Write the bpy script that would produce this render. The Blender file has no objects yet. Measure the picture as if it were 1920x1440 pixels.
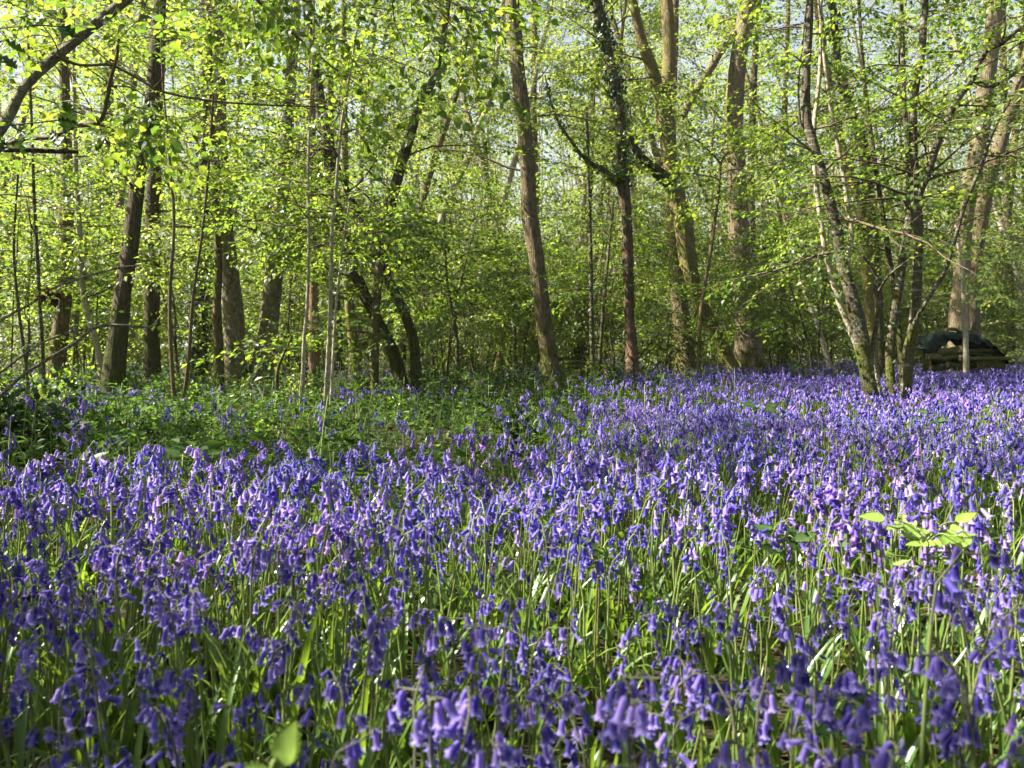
import bpy, math
import numpy as np

# ------------------------------------------------------------------ camera, world, sun, exposure
S = bpy.context.scene
F, CX, CY, HOR, CAMZ = 1450.0, 960.0, 720.0, 655.0, 0.62      # photo pixels (1920 wide)
PITCH = math.atan((CY - HOR) / F)
cam_d = bpy.data.cameras.new('camera')
cam = bpy.data.objects.new('camera', cam_d)
S.collection.objects.link(cam)
cam.location = (0, 0, CAMZ)
cam.rotation_euler = (math.pi / 2 - PITCH, 0, 0)
cam_d.sensor_width = 36.0
cam_d.lens = F / 1920 * 36
cam_d.clip_start, cam_d.clip_end = 0.02, 2000
cam_d.dof.use_dof = True
cam_d.dof.focus_distance = 3.6
cam_d.dof.aperture_fstop = 9.0
S.camera = cam

SUN_EL, SUN_AZ = math.radians(42), math.radians(-86)           # azimuth from +Y, negative = left
W = bpy.data.worlds.new('World')
S.world = W
W.use_nodes = True
nt = W.node_tree
sky = nt.nodes.new('ShaderNodeTexSky')
sky.sky_type = 'NISHITA'
sky.sun_disc = False
sky.sun_elevation = SUN_EL
sky.sun_rotation = SUN_AZ % (2 * math.pi)
sky.dust_density = 3.0
sky.ozone_density = 1.0
bg = nt.nodes['Background']
bg.inputs['Strength'].default_value = 0.05
# thin white spring haze and cloud low in the sky
tcw = nt.nodes.new('ShaderNodeTexCoord')
sepw = nt.nodes.new('ShaderNodeSeparateXYZ')
nt.links.new(tcw.outputs['Generated'], sepw.inputs[0])
nzw = nt.nodes.new('ShaderNodeTexNoise')
nzw.inputs['Scale'].default_value = 5.0
nzw.inputs['Detail'].default_value = 5.0
nt.links.new(tcw.outputs['Generated'], nzw.inputs['Vector'])
mrw = nt.nodes.new('ShaderNodeMapRange')
mrw.inputs[1].default_value, mrw.inputs[2].default_value = 0.0, 0.6
mrw.inputs[3].default_value, mrw.inputs[4].default_value = 1.4, 0.0
nt.links.new(sepw.outputs[2], mrw.inputs[0])
mlw = nt.nodes.new('ShaderNodeMath')
mlw.operation = 'MULTIPLY'
mlw.use_clamp = True
adw = nt.nodes.new('ShaderNodeMath')
adw.inputs[1].default_value = 0.35
nt.links.new(nzw.outputs[0], adw.inputs[0])
nt.links.new(mrw.outputs[0], mlw.inputs[0])
nt.links.new(adw.outputs[0], mlw.inputs[1])
mxw = nt.nodes.new('ShaderNodeMix')
mxw.data_type = 'RGBA'
mxw.inputs[7].default_value = (4.0, 4.25, 4.5, 1)
nt.links.new(mlw.outputs[0], mxw.inputs[0])
nt.links.new(sky.outputs[0], mxw.inputs[6])
nt.links.new(mxw.outputs[2], bg.inputs['Color'])

sd = bpy.data.lights.new('sun', 'SUN')
sun = bpy.data.objects.new('sun', sd)
S.collection.objects.link(sun)
sd.energy = 5.0
sd.angle = math.radians(0.53)
sd.color = (1.0, 0.93, 0.80)
to_sun = np.array([math.sin(SUN_AZ) * math.cos(SUN_EL), math.cos(SUN_AZ) * math.cos(SUN_EL), math.sin(SUN_EL)])
sun.rotation_euler = (math.pi / 2 - SUN_EL, 0, math.pi - SUN_AZ)  # lamp -Z points away from the sun
sun.location = tuple(to_sun * 60)

S.view_settings.view_transform = 'Standard'
S.view_settings.look = 'None'
S.view_settings.gamma = 1
S.view_settings.exposure = 2.3
S.render.engine = 'CYCLES'
cy = S.cycles
cy.max_bounces, cy.diffuse_bounces, cy.glossy_bounces = 7, 4, 2
cy.transmission_bounces, cy.transparent_max_bounces = 5, 4
cy.caustics_reflective = cy.caustics_refractive = False
cy.use_denoising = True
cy.use_adaptive_sampling = True
cy.adaptive_threshold = 0.02

R = np.random.default_rng(11)
COL = S.collection


# ------------------------------------------------------------------ helpers
def at(px, py, Y):
    """world point at depth Y that stands where photo pixel (px, py) shows it"""
    u, v = (px - CX) / F, (CY - py) / F
    ca, sa = math.cos(PITCH), math.sin(PITCH)
    dy, dz = ca + sa * v, -sa + ca * v
    s = Y / dy
    return np.array([u * s, Y, CAMZ + dz * s])


def gz(x, y):
    x, y = np.asarray(x, float), np.asarray(y, float)
    return (0.035 * np.sin(x * 0.9 + 0.4) * np.sin(y * 0.7 + 1.0) + 0.02 * np.sin(x * 2.3 + y * 1.7)) * np.clip(y / 3, 0.2, 1)


def norm(a):
    return a / np.maximum(np.linalg.norm(a, axis=-1, keepdims=True), 1e-9)


def basis(d, roll=0.0, up=(0, 0, 1)):
    """(N,3,3) frames: columns x, y = d, z near up, rolled about d"""
    d = norm(np.atleast_2d(d))
    x = np.cross(d, np.array(up, float))
    bad = np.linalg.norm(x, axis=1) < 1e-3
    x[bad] = (1, 0, 0)
    x = norm(x)
    z = np.cross(x, d)
    r = np.broadcast_to(np.asarray(roll, float), (len(d),))
    c, s = np.cos(r)[:, None], np.sin(r)[:, None]
    x2, z2 = x * c + z * s, z * c - x * s
    return np.stack([x2, d, z2], axis=2)


def rotz(a):
    a = np.atleast_1d(a)
    M = np.zeros((len(a), 3, 3))
    M[:, 0, 0] = M[:, 1, 1] = np.cos(a)
    M[:, 1, 0] = np.sin(a)
    M[:, 0, 1] = -np.sin(a)
    M[:, 2, 2] = 1
    return M


class Acc:
    """collects vertices and faces, then links them as ONE mesh object"""

    def __init__(self):
        self.v, self.f, self.n = [], [], 0

    def add(self, v, f, mat=0):
        v = np.asarray(v, np.float32).reshape(-1, 3)
        if not isinstance(f, list):
            f = [f]
        for a in f:
            a = np.asarray(a, np.int64)
            if len(a):
                self.f.append((a + self.n, mat))
        self.v.append(v)
        self.n += len(v)

    def rep(self, tv, tf, M, P, mat=0):
        """copies of a template: tv (V,3), tf list of face arrays, M (N,3,3), P (N,3)"""
        N, V = len(P), len(tv)
        if N == 0:
            return
        v = np.einsum('nij,vj->nvi', M, tv) + np.asarray(P)[:, None, :]
        off = (np.arange(N) * V)[:, None, None]
        self.add(v.reshape(-1, 3), [(np.asarray(a)[None] + off).reshape(-1, np.asarray(a).shape[1]) for a in tf], mat)

    def mesh(self, name, mats, origin=(0, 0, 0), smooth=True):
        me = bpy.data.meshes.new(name)
        v = np.concatenate(self.v) - np.asarray(origin, np.float32)
        me.vertices.add(len(v))
        me.vertices.foreach_set('co', v.astype(np.float32).ravel())
        loops = np.concatenate([a.ravel() for a, m in self.f])
        tot = np.concatenate([np.full(len(a), a.shape[1]) for a, m in self.f])
        mi = np.concatenate([np.full(len(a), m) for a, m in self.f])
        start = np.concatenate([[0], np.cumsum(tot)[:-1]])
        me.loops.add(len(loops))
        me.loops.foreach_set('vertex_index', loops.astype(np.int32))
        me.polygons.add(len(tot))
        me.polygons.foreach_set('loop_start', start.astype(np.int32))
        me.polygons.foreach_set('material_index', mi.astype(np.int32))
        me.polygons.foreach_set('use_smooth', np.full(len(tot), smooth))
        for m in mats:
            me.materials.append(m)
        me.update(calc_edges=True)
        return me

    def build(self, name, mats, parent=None, origin=(0, 0, 0), smooth=True):
        if not self.v:
            return None
        if not isinstance(mats, (list, tuple)):
            mats = [mats]
        return link(name, self.mesh(name, mats, origin, smooth), parent, None if parent else origin)


def link(name, me, parent=None, loc=None):
    o = bpy.data.objects.new(name, me)
    COL.objects.link(o)
    if parent is not None:
        o.parent = parent
    if loc is not None:
        o.location = tuple(float(c) for c in loc)
    return o


USED = {}


def tag(o, label=None, cat=None, group=None, kind=None):
    if label:
        o['label'] = label
    if cat:
        o['category'] = cat
    if group:
        o['group'] = group
    if kind:
        o['kind'] = kind
    return o


def thing(name, label, cat, loc, group=None):
    o = bpy.data.objects.new(name, None)
    COL.objects.link(o)
    o.empty_display_size = 0.1
    o.location = tuple(float(c) for c in loc)
    return tag(o, label, cat, group)


def smooth_path(P, sub=6):
    """Catmull-Rom through the rows of P (any columns)"""
    P = np.asarray(P, float)
    if len(P) < 3:
        t = np.linspace(0, 1, sub + 1)[:, None]
        return P[0] * (1 - t) + P[-1] * t
    Q = np.vstack([2 * P[0] - P[1], P, 2 * P[-1] - P[-2]])
    out = []
    for i in range(1, len(Q) - 2):
        p0, p1, p2, p3 = Q[i - 1], Q[i], Q[i + 1], Q[i + 2]
        for t in np.arange(sub) / sub:
            out.append(0.5 * ((2 * p1) + (p2 - p0) * t + (2 * p0 - 5 * p1 + 4 * p2 - p3) * t * t
                              + (3 * p1 - p0 - 3 * p2 + p3) * t ** 3))
    out.append(P[-1])
    return np.array(out)


def tube(acc, pts, rad, sides=6, mat=0, rough=0.0, cap=False):
    pts = np.asarray(pts, float)
    rad = np.broadcast_to(np.asarray(rad, float), (len(pts),)).copy()
    n = len(pts)
    tan = norm(np.gradient(pts, axis=0))
    ref = np.array([1.0, 0.13, 0.07]) if abs(tan[:, 0]).mean() < 0.8 else np.array([0.1, 0.2, 1.0])
    u = norm(np.cross(tan, ref))
    w = np.cross(tan, u)
    a = np.arange(sides) / sides * 2 * np.pi
    rr = np.repeat(rad[:, None], sides, 1)
    if rough:
        ridge = R.normal(0, 1, sides)
        lump = R.normal(0, 1, (n, sides))
        lump = (lump + np.roll(lump, 1, 0) + np.roll(lump, -1, 0)) / 1.7
        big = np.interp(np.arange(n), np.linspace(0, n, 8), R.normal(0, 1, 8))[:, None]
        rr = rr * (1 + rough * (0.5 * ridge[None] + 0.6 * lump + 0.6 * big))
    v = pts[:, None] + rr[..., None] * (np.cos(a)[None, :, None] * u[:, None] + np.sin(a)[None, :, None] * w[:, None])
    i = np.arange(n - 1)[:, None] * sides
    j = np.arange(sides)[None]
    k = (j + 1) % sides
    q = np.stack([i + j, i + k, i + sides + k, i + sides + j], 2).reshape(-1, 4)
    acc.add(v.reshape(-1, 3), q, mat)
    if cap:
        for e in (0, n - 1):
            acc.add(np.vstack([v[e], pts[e]]), np.stack([np.arange(sides), (np.arange(sides) + 1) % sides, np.full(sides, sides)], 1), mat)


# ------------------------------------------------------------------ materials
def new_mat(name):
    m = bpy.data.materials.new(name)
    m.use_nodes = True
    m.node_tree.nodes.clear()
    return m, m.node_tree.nodes, m.node_tree.links


def ramp_node(nd, stops):
    r = nd.new('ShaderNodeValToRGB')
    el = r.color_ramp.elements
    while len(el) < len(stops):
        el.new(0.5)
    for e, (p, c) in zip(el, stops):
        e.position = p
        e.color = (*c, 1)
    return r


def leaf_mat(name, cols, trans, tfac=0.5, rough=0.45, spec=0.35, vein=True, drift=False):
    """thin leaf or petal: reflected colour, light passing through, a little gloss; each leaf its own tone"""
    m, nd, lk = new_mat(name)
    out = nd.new('ShaderNodeOutputMaterial')
    geo = nd.new('ShaderNodeNewGeometry')
    r1 = ramp_node(nd, [(i / (len(cols) - 1), c) for i, c in enumerate(cols)])
    r2 = ramp_node(nd, [(i / (len(trans) - 1), c) for i, c in enumerate(trans)])
    lk.new(geo.outputs['Random Per Island'], r1.inputs[0])
    lk.new(geo.outputs['Random Per Island'], r2.inputs[0])
    col = r1.outputs[0]
    if vein:
        tc = nd.new('ShaderNodeTexCoord')
        nz = nd.new('ShaderNodeTexNoise')
        nz.inputs['Scale'].default_value = 90
        nz.inputs['Detail'].default_value = 2
        lk.new(tc.outputs['Object'], nz.inputs['Vector'])
        mx = nd.new('ShaderNodeMix')
        mx.data_type = 'RGBA'
        mx.blend_type = 'MULTIPLY'
        mx.inputs[0].default_value = 0.55
        vr = ramp_node(nd, [(0.3, (0.6, 0.6, 0.6)), (0.7, (1.3, 1.3, 1.2))])
        lk.new(nz.outputs[0], vr.inputs[0])
        lk.new(col, mx.inputs[6])
        lk.new(vr.outputs[0], mx.inputs[7])
        col = mx.outputs[2]
    tcol = r2.outputs[0]
    if drift:                                                     # plants of one clump share a bluer or a more mauve tone
        tc = nd.new('ShaderNodeTexCoord')
        nz = nd.new('ShaderNodeTexNoise')
        nz.inputs['Scale'].default_value = 2.2
        nz.inputs['Detail'].default_value = 3
        lk.new(tc.outputs['Object'], nz.inputs['Vector'])
        dr = ramp_node(nd, [(0.36, (0.80, 0.90, 1.0)), (0.5, (1.0, 1.0, 1.0)), (0.64, (1.28, 1.08, 1.04))])
        lk.new(nz.outputs[0], dr.inputs[0])
        both = []
        for c in (col, tcol):
            mx = nd.new('ShaderNodeMix')
            mx.data_type, mx.blend_type = 'RGBA', 'MULTIPLY'
            mx.inputs[0].default_value = 1.0
            lk.new(c, mx.inputs[6])
            lk.new(dr.outputs[0], mx.inputs[7])
            both.append(mx.outputs[2])
        col, tcol = both
    p = nd.new('ShaderNodeBsdfPrincipled')
    p.inputs['Roughness'].default_value = rough
    p.inputs['Specular IOR Level'].default_value = spec
    lk.new(col, p.inputs['Base Color'])
    t = nd.new('ShaderNodeBsdfTranslucent')
    lk.new(tcol, t.inputs['Color'])
    ms = nd.new('ShaderNodeMixShader')
    ms.inputs[0].default_value = tfac
    lk.new(p.outputs[0], ms.inputs[1])
    lk.new(t.outputs[0], ms.inputs[2])
    lk.new(ms.outputs[0], out.inputs[0])
    return m


def bark_mat(name, c1, c2, scale=9.0, stretch=0.18, bump=0.7, moss=0.0, moss_col=(0.10, 0.12, 0.02), moss_top=1.2,
             bands=0.0, band_col=(0.34, 0.33, 0.29), lichen=0.0):
    m, nd, lk = new_mat(name)
    out = nd.new('ShaderNodeOutputMaterial')
    p = nd.new('ShaderNodeBsdfPrincipled')
    p.inputs['Roughness'].default_value = 0.9
    p.inputs['Specular IOR Level'].default_value = 0.15
    tc = nd.new('ShaderNodeTexCoord')
    mp = nd.new('ShaderNodeMapping')
    mp.inputs['Scale'].default_value = (1, 1, stretch)
    lk.new(tc.outputs['Object'], mp.inputs[0])
    n1 = nd.new('ShaderNodeTexNoise')
    n1.inputs['Scale'].default_value = scale * 3
    n1.inputs['Detail'].default_value = 6
    n1.inputs['Roughness'].default_value = 0.65
    lk.new(mp.outputs[0], n1.inputs['Vector'])
    vo = nd.new('ShaderNodeTexVoronoi')
    vo.feature = 'DISTANCE_TO_EDGE'
    vo.inputs['Scale'].default_value = scale * 4
    mixv = nd.new('ShaderNodeMix')
    mixv.data_type = 'VECTOR'
    mixv.inputs[0].default_value = 0.06
    lk.new(mp.outputs[0], mixv.inputs[4])
    lk.new(n1.outputs['Color'], mixv.inputs[5])
    lk.new(mixv.outputs[1], vo.inputs['Vector'])
    ad = nd.new('ShaderNodeMath')
    ad.operation = 'MULTIPLY_ADD'
    ad.inputs[1].default_value = 1.6
    lk.new(vo.outputs['Distance'], ad.inputs[0])
    lk.new(n1.outputs[0], ad.inputs[2])
    rp = ramp_node(nd, [(0.38, c1), (0.75, c2)])
    lk.new(ad.outputs[0], rp.inputs[0])
    col = rp.outputs[0]

    def over(col, fac, c):
        mx = nd.new('ShaderNodeMix')
        mx.data_type = 'RGBA'
        lk.new(fac, mx.inputs[0])
        lk.new(col, mx.inputs[6])
        if isinstance(c, tuple):
            mx.inputs[7].default_value = (*c, 1)
        else:
            lk.new(c, mx.inputs[7])
        return mx.outputs[2]

    if bands:
        mb = nd.new('ShaderNodeMapping')
        mb.inputs['Scale'].default_value = (3.5, 3.5, 26)
        lk.new(tc.outputs['Object'], mb.inputs[0])
        nb = nd.new('ShaderNodeTexNoise')
        nb.inputs['Scale'].default_value = 1.6
        nb.inputs['Detail'].default_value = 4
        lk.new(mb.outputs[0], nb.inputs['Vector'])
        rb = ramp_node(nd, [(0.62 - 0.22 * bands, (0, 0, 0)), (0.70 - 0.15 * bands, (1, 1, 1))])
        lk.new(nb.outputs[0], rb.inputs[0])
        col = over(col, rb.outputs[0], band_col)
    if lichen:
        nl = nd.new('ShaderNodeTexNoise')
        nl.inputs['Scale'].default_value = 22
        nl.inputs['Detail'].default_value = 3
        lk.new(tc.outputs['Object'], nl.inputs['Vector'])
        rl = ramp_node(nd, [(0.66 - 0.15 * lichen, (0, 0, 0)), (0.70 - 0.12 * lichen, (1, 1, 1))])
        lk.new(nl.outputs[0], rl.inputs[0])
        col = over(col, rl.outputs[0], (0.30, 0.33, 0.25))
    if moss:
        nm = nd.new('ShaderNodeTexNoise')
        nm.inputs['Scale'].default_value = 3.5
        nm.inputs['Detail'].default_value = 8
        nm.inputs['Roughness'].default_value = 0.7
        lk.new(tc.outputs['Object'], nm.inputs['Vector'])
        sx = nd.new('ShaderNodeSeparateXYZ')
        lk.new(tc.outputs['Object'], sx.inputs[0])
        hm = nd.new('ShaderNodeMapRange')
        hm.inputs[1].default_value, hm.inputs[2].default_value = 0.0, moss_top
        hm.inputs[3].default_value, hm.inputs[4].default_value = 0.22, 0.0
        lk.new(sx.outputs[2], hm.inputs[0])
        aa = nd.new('ShaderNodeMath')
        lk.new(nm.outputs[0], aa.inputs[0])
        lk.new(hm.outputs[0], aa.inputs[1])
        rm = ramp_node(nd, [(0.66 - 0.3 * moss, (0, 0, 0)), (0.78 - 0.3 * moss, (1, 1, 1))])
        lk.new(aa.outputs[0], rm.inputs[0])
        n3 = nd.new('ShaderNodeTexNoise')
        n3.inputs['Scale'].default_value = 60
        lk.new(tc.outputs['Object'], n3.inputs['Vector'])
        rc = ramp_node(nd, [(0.3, tuple(0.45 * c for c in moss_col)), (0.7, tuple(1.35 * c for c in moss_col))])
        lk.new(n3.outputs[0], rc.inputs[0])
        col = over(col, rm.outputs[0], rc.outputs[0])
    lk.new(col, p.inputs['Base Color'])
    bp = nd.new('ShaderNodeBump')
    bp.inputs['Strength'].default_value = bump
    bp.inputs['Distance'].default_value = 0.03
    lk.new(ad.outputs[0], bp.inputs['Height'])
    lk.new(bp.outputs[0], p.inputs['Normal'])
    lk.new(p.outputs[0], out.inputs[0])
    return m


def plain_mat(name, c1, c2, scale=20.0, rough=0.8, spec=0.3, bump=0.3):
    m, nd, lk = new_mat(name)
    out = nd.new('ShaderNodeOutputMaterial')
    p = nd.new('ShaderNodeBsdfPrincipled')
    p.inputs['Roughness'].default_value = rough
    p.inputs['Specular IOR Level'].default_value = spec
    tc = nd.new('ShaderNodeTexCoord')
    n1 = nd.new('ShaderNodeTexNoise')
    n1.inputs['Scale'].default_value = scale
    n1.inputs['Detail'].default_value = 7
    n1.inputs['Roughness'].default_value = 0.7
    lk.new(tc.outputs['Object'], n1.inputs['Vector'])
    rp = ramp_node(nd, [(0.35, c1), (0.65, c2)])
    lk.new(n1.outputs[0], rp.inputs[0])
    lk.new(rp.outputs[0], p.inputs['Base Color'])
    if bump:
        bp = nd.new('ShaderNodeBump')
        bp.inputs['Strength'].default_value = bump
        bp.inputs['Distance'].default_value = 0.02
        lk.new(n1.outputs[0], bp.inputs['Height'])
        lk.new(bp.outputs[0], p.inputs['Normal'])
    lk.new(p.outputs[0], out.inputs[0])
    return m


M = {}
M['hazel_leaf'] = leaf_mat('hazel_leaf', [(0.025, 0.06, 0.012), (0.06, 0.115, 0.018), (0.115, 0.17, 0.028)],
                           [(0.09, 0.19, 0.02), (0.24, 0.37, 0.03), (0.41, 0.50, 0.045)], 0.5, 0.42, 0.4)
M['wood_leaf'] = leaf_mat('wood_leaf', [(0.032, 0.062, 0.015), (0.075, 0.118, 0.026), (0.135, 0.17, 0.042)],
                          [(0.13, 0.22, 0.03), (0.30, 0.40, 0.05), (0.47, 0.53, 0.08)], 0.5, 0.5, 0.3, vein=False)
M['dark_leaf'] = leaf_mat('dark_leaf', [(0.012, 0.035, 0.010), (0.02, 0.05, 0.012), (0.035, 0.07, 0.015)],
                          [(0.03, 0.08, 0.01), (0.06, 0.12, 0.01)], 0.15, 0.45, 0.35, vein=False)
M['ivy_leaf'] = leaf_mat('ivy_leaf', [(0.015, 0.04, 0.010), (0.028, 0.065, 0.014), (0.05, 0.095, 0.02)],
                         [(0.04, 0.10, 0.012), (0.09, 0.18, 0.02)], 0.2, 0.4, 0.4, vein=False)
M['herb_leaf'] = leaf_mat('herb_leaf', [(0.025, 0.06, 0.014), (0.04, 0.09, 0.018), (0.08, 0.135, 0.025)],
                          [(0.06, 0.16, 0.02), (0.18, 0.32, 0.03)], 0.4, 0.6, 0.2)
M['pale_leaf'] = leaf_mat('pale_leaf', [(0.20, 0.32, 0.06), (0.26, 0.38, 0.08)],
                          [(0.32, 0.50, 0.06), (0.40, 0.55, 0.08)], 0.35, 0.5, 0.3)
M['strap_leaf'] = leaf_mat('strap_leaf', [(0.045, 0.10, 0.02), (0.07, 0.14, 0.026), (0.11, 0.175, 0.035)],
                           [(0.17, 0.32, 0.02), (0.34, 0.48, 0.04)], 0.36, 0.30, 0.6, vein=False)
M['stem_green'] = leaf_mat('stem_green', [(0.12, 0.18, 0.04), (0.19, 0.25, 0.07), (0.15, 0.15, 0.07)],
                           [(0.2, 0.3, 0.05), (0.3, 0.38, 0.08)], 0.25, 0.45, 0.3, vein=False)
M['stem_top'] = leaf_mat('stem_top', [(0.09, 0.075, 0.10), (0.12, 0.13, 0.07)], [(0.15, 0.12, 0.2), (0.2, 0.22, 0.1)], 0.2, 0.5, 0.25, vein=False)
M['petal'] = leaf_mat('petal', [(0.05, 0.04, 0.27), (0.10, 0.078, 0.38), (0.20, 0.15, 0.51), (0.40, 0.30, 0.65)],
                      [(0.10, 0.058, 0.43), (0.20, 0.12, 0.60), (0.44, 0.27, 0.80)], 0.42, 0.5, 0.25, vein=False, drift=True)
def near_petal():
    """petal of the nearest bells: darker mid-stripes, a paler curled mouth, each bell its own tone"""
    m, nd, lk = new_mat('petal_near')
    out = nd.new('ShaderNodeOutputMaterial')
    oi = nd.new('ShaderNodeObjectInfo')
    tc = nd.new('ShaderNodeTexCoord')
    sp = nd.new('ShaderNodeSeparateXYZ')
    lk.new(tc.outputs['Object'], sp.inputs[0])

    def mth(op, a, b=None, c=None):
        n = nd.new('ShaderNodeMath')
        n.operation = op
        for i, x in enumerate((a, b, c)):
            if x is None:
                continue
            if isinstance(x, (int, float)):
                n.inputs[i].default_value = x
            else:
                lk.new(x, n.inputs[i])
        return n.outputs[0]
    ang = mth('ARCTAN2', sp.outputs[1], sp.outputs[0])
    stripe = mth('POWER', mth('MULTIPLY_ADD', mth('COSINE', mth('MULTIPLY', ang, 6.0)), .5, .5), 3.0)
    mouth = nd.new('ShaderNodeMapRange')
    mouth.inputs[1].default_value, mouth.inputs[2].default_value = -.6, -1.0
    lk.new(sp.outputs[2], mouth.inputs[0])
    outs = []
    for cols, pale in (([(0.055, 0.042, 0.27), (0.11, 0.082, 0.39), (0.20, 0.15, 0.50), (0.33, 0.25, 0.60)], (0.34, 0.30, 0.66)),
                       ([(0.11, 0.06, 0.43), (0.20, 0.12, 0.58), (0.38, 0.24, 0.76)], (0.44, 0.36, 0.82))):
        r = ramp_node(nd, [(i / (len(cols) - 1), c) for i, c in enumerate(cols)])
        lk.new(oi.outputs['Random'], r.inputs[0])
        a = nd.new('ShaderNodeMix')
        a.data_type, a.blend_type = 'RGBA', 'MULTIPLY'
        lk.new(mth('MULTIPLY', stripe, .7), a.inputs[0])
        lk.new(r.outputs[0], a.inputs[6])
        a.inputs[7].default_value = (.45, .42, .62, 1)
        b = nd.new('ShaderNodeMix')
        b.data_type = 'RGBA'
        lk.new(mth('MULTIPLY', mouth.outputs[0], .55), b.inputs[0])
        lk.new(a.outputs[2], b.inputs[6])
        b.inputs[7].default_value = (*pale, 1)
        outs.append(b.outputs[2])
    p = nd.new('ShaderNodeBsdfPrincipled')
    p.inputs['Roughness'].default_value = .5
    p.inputs['Specular IOR Level'].default_value = .25
    lk.new(outs[0], p.inputs['Base Color'])
    t = nd.new('ShaderNodeBsdfTranslucent')
    lk.new(outs[1], t.inputs['Color'])
    ms = nd.new('ShaderNodeMixShader')
    ms.inputs[0].default_value = .40
    lk.new(p.outputs[0], ms.inputs[1])
    lk.new(t.outputs[0], ms.inputs[2])
    lk.new(ms.outputs[0], out.inputs[0])
    return m


M['petal_near'] = near_petal()
M['brown_leaf'] = leaf_mat('brown_leaf', [(0.04, 0.026, 0.016), (0.09, 0.055, 0.032)], [(0.06, 0.03, 0.015), (0.10, 0.05, 0.02)], 0.3, 0.7, 0.2)
M['fern_leaf'] = leaf_mat('fern_leaf', [(0.08, 0.12, 0.02), (0.16, 0.16, 0.03), (0.22, 0.14, 0.04)], [(0.25, 0.3, 0.03), (0.4, 0.3, 0.05)], 0.4, 0.5, 0.3, vein=False)
M['oak_bark'] = bark_mat('oak_bark', (0.04, 0.031, 0.018), (0.215, 0.17, 0.10), 9, 0.16, 1.0, moss=0.28, moss_top=1.4, moss_col=(0.12, 0.12, 0.025))
M['pale_oak_bark'] = bark_mat('pale_oak_bark', (0.06, 0.046, 0.027), (0.29, 0.235, 0.145), 10, 0.12, 1.0, moss=0.25, moss_top=1.1, moss_col=(0.11, 0.12, 0.02))
M['mossy_bark'] = bark_mat('mossy_bark', (0.05, 0.04, 0.022), (0.22, 0.17, 0.085), 9, 0.25, 0.8, moss=0.62, moss_top=3.0, moss_col=(0.17, 0.155, 0.05))
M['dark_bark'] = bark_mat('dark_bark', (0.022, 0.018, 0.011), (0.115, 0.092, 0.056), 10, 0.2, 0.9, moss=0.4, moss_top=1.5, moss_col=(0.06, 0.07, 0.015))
M['beech_bark'] = bark_mat('beech_bark', (0.07, 0.058, 0.038), (0.18, 0.15, 0.095), 5, 0.4, 0.35, moss=0.32, moss_top=0.8, moss_col=(0.10, 0.10, 0.02), lichen=0.3)
M['hazel_bark'] = bark_mat('hazel_bark', (0.025, 0.022, 0.016), (0.10, 0.085, 0.06), 10, 0.5, 0.5, moss=0.30, moss_top=1.5, moss_col=(0.08, 0.085, 0.02), bands=0.35, band_col=(0.21, 0.20, 0.165))
M['grey_bark'] = bark_mat('grey_bark', (0.075, 0.066, 0.048), (0.25, 0.22, 0.165), 12, 0.5, 0.7, lichen=0.35)
M['pale_bark'] = bark_mat('pale_bark', (0.14, 0.12, 0.08), (0.34, 0.30, 0.215), 10, 0.4, 0.4, bands=0.3, band_col=(0.34, 0.31, 0.24))
M['red_bark'] = bark_mat('red_bark', (0.06, 0.04, 0.028), (0.33, 0.215, 0.14), 8, 0.1, 1.2, moss=0.15)
M['torn_bark'] = bark_mat('torn_bark', (0.03, 0.024, 0.016), (0.16, 0.125, 0.08), 9, 0.12, 1.2, moss=0.42, moss_top=1.3, moss_col=(0.26, 0.15, 0.095))
M['twig'] = bark_mat('twig', (0.05, 0.035, 0.022), (0.13, 0.10, 0.065), 20, 0.5, 0.2)
M['cut_wood'] = plain_mat('cut_wood', (0.30, 0.19, 0.10), (0.45, 0.31, 0.17), 30, 0.8, 0.2)
M['tarp'] = plain_mat('tarp', (0.003, 0.007, 0.006), (0.010, 0.018, 0.014), 9, 0.8, 0.12, 0.8)
M['soil'] = plain_mat('soil', (0.018, 0.016, 0.009), (0.055, 0.05, 0.024), 14, 0.95, 0.1, 0.8)

# ------------------------------------------------------------------ leaf and spray templates
HAZEL_V = np.array([(0, 0, 0), (0, .33, .0), (0, .66, -.02), (0, 1.08, -.14),
                    (-.27, .10, .07), (-.40, .44, .11), (-.24, .76, .03),
                    (.27, .10, .07), (.40, .44, .11), (.24, .76, .03)], float)
HAZEL_F = [np.array([(1, 2, 5, 4), (2, 3, 6, 5), (2, 1, 7, 8), (3, 2, 8, 9)]), np.array([(0, 1, 4), (1, 0, 7)])]
FOLD_V = np.array([(0, 0, 0), (0, .5, -.02), (0, 1, -.06), (-.38, .50, .08), (.38, .50, .08)], float)
FOLD_F = [np.array([(0, 1, 2, 3), (1, 0, 4, 2)])]
QUAD_V = np.array([(0, 0, 0), (-.40, .5, .04), (0, 1, 0), (.40, .5, .04)], float)
QUAD_F = [np.array([(0, 3, 2, 1)])]
IVY_V = np.array([(0, 0, 0), (-.45, .05, .02), (-.5, .4, .0), (-.2, .5, .04), (0, 1, -.05), (.2, .5, .04), (.5, .4, .0), (.45, .05, .02)], float)
IVY_F = [np.array([(0, 3, 2, 1), (0, 5, 4, 3), (0, 7, 6, 5)])]
LEAF = {0: (HAZEL_V, HAZEL_F), 1: (FOLD_V, FOLD_F), 2: (QUAD_V, QUAD_F), 3: (IVY_V, IVY_F)}


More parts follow.
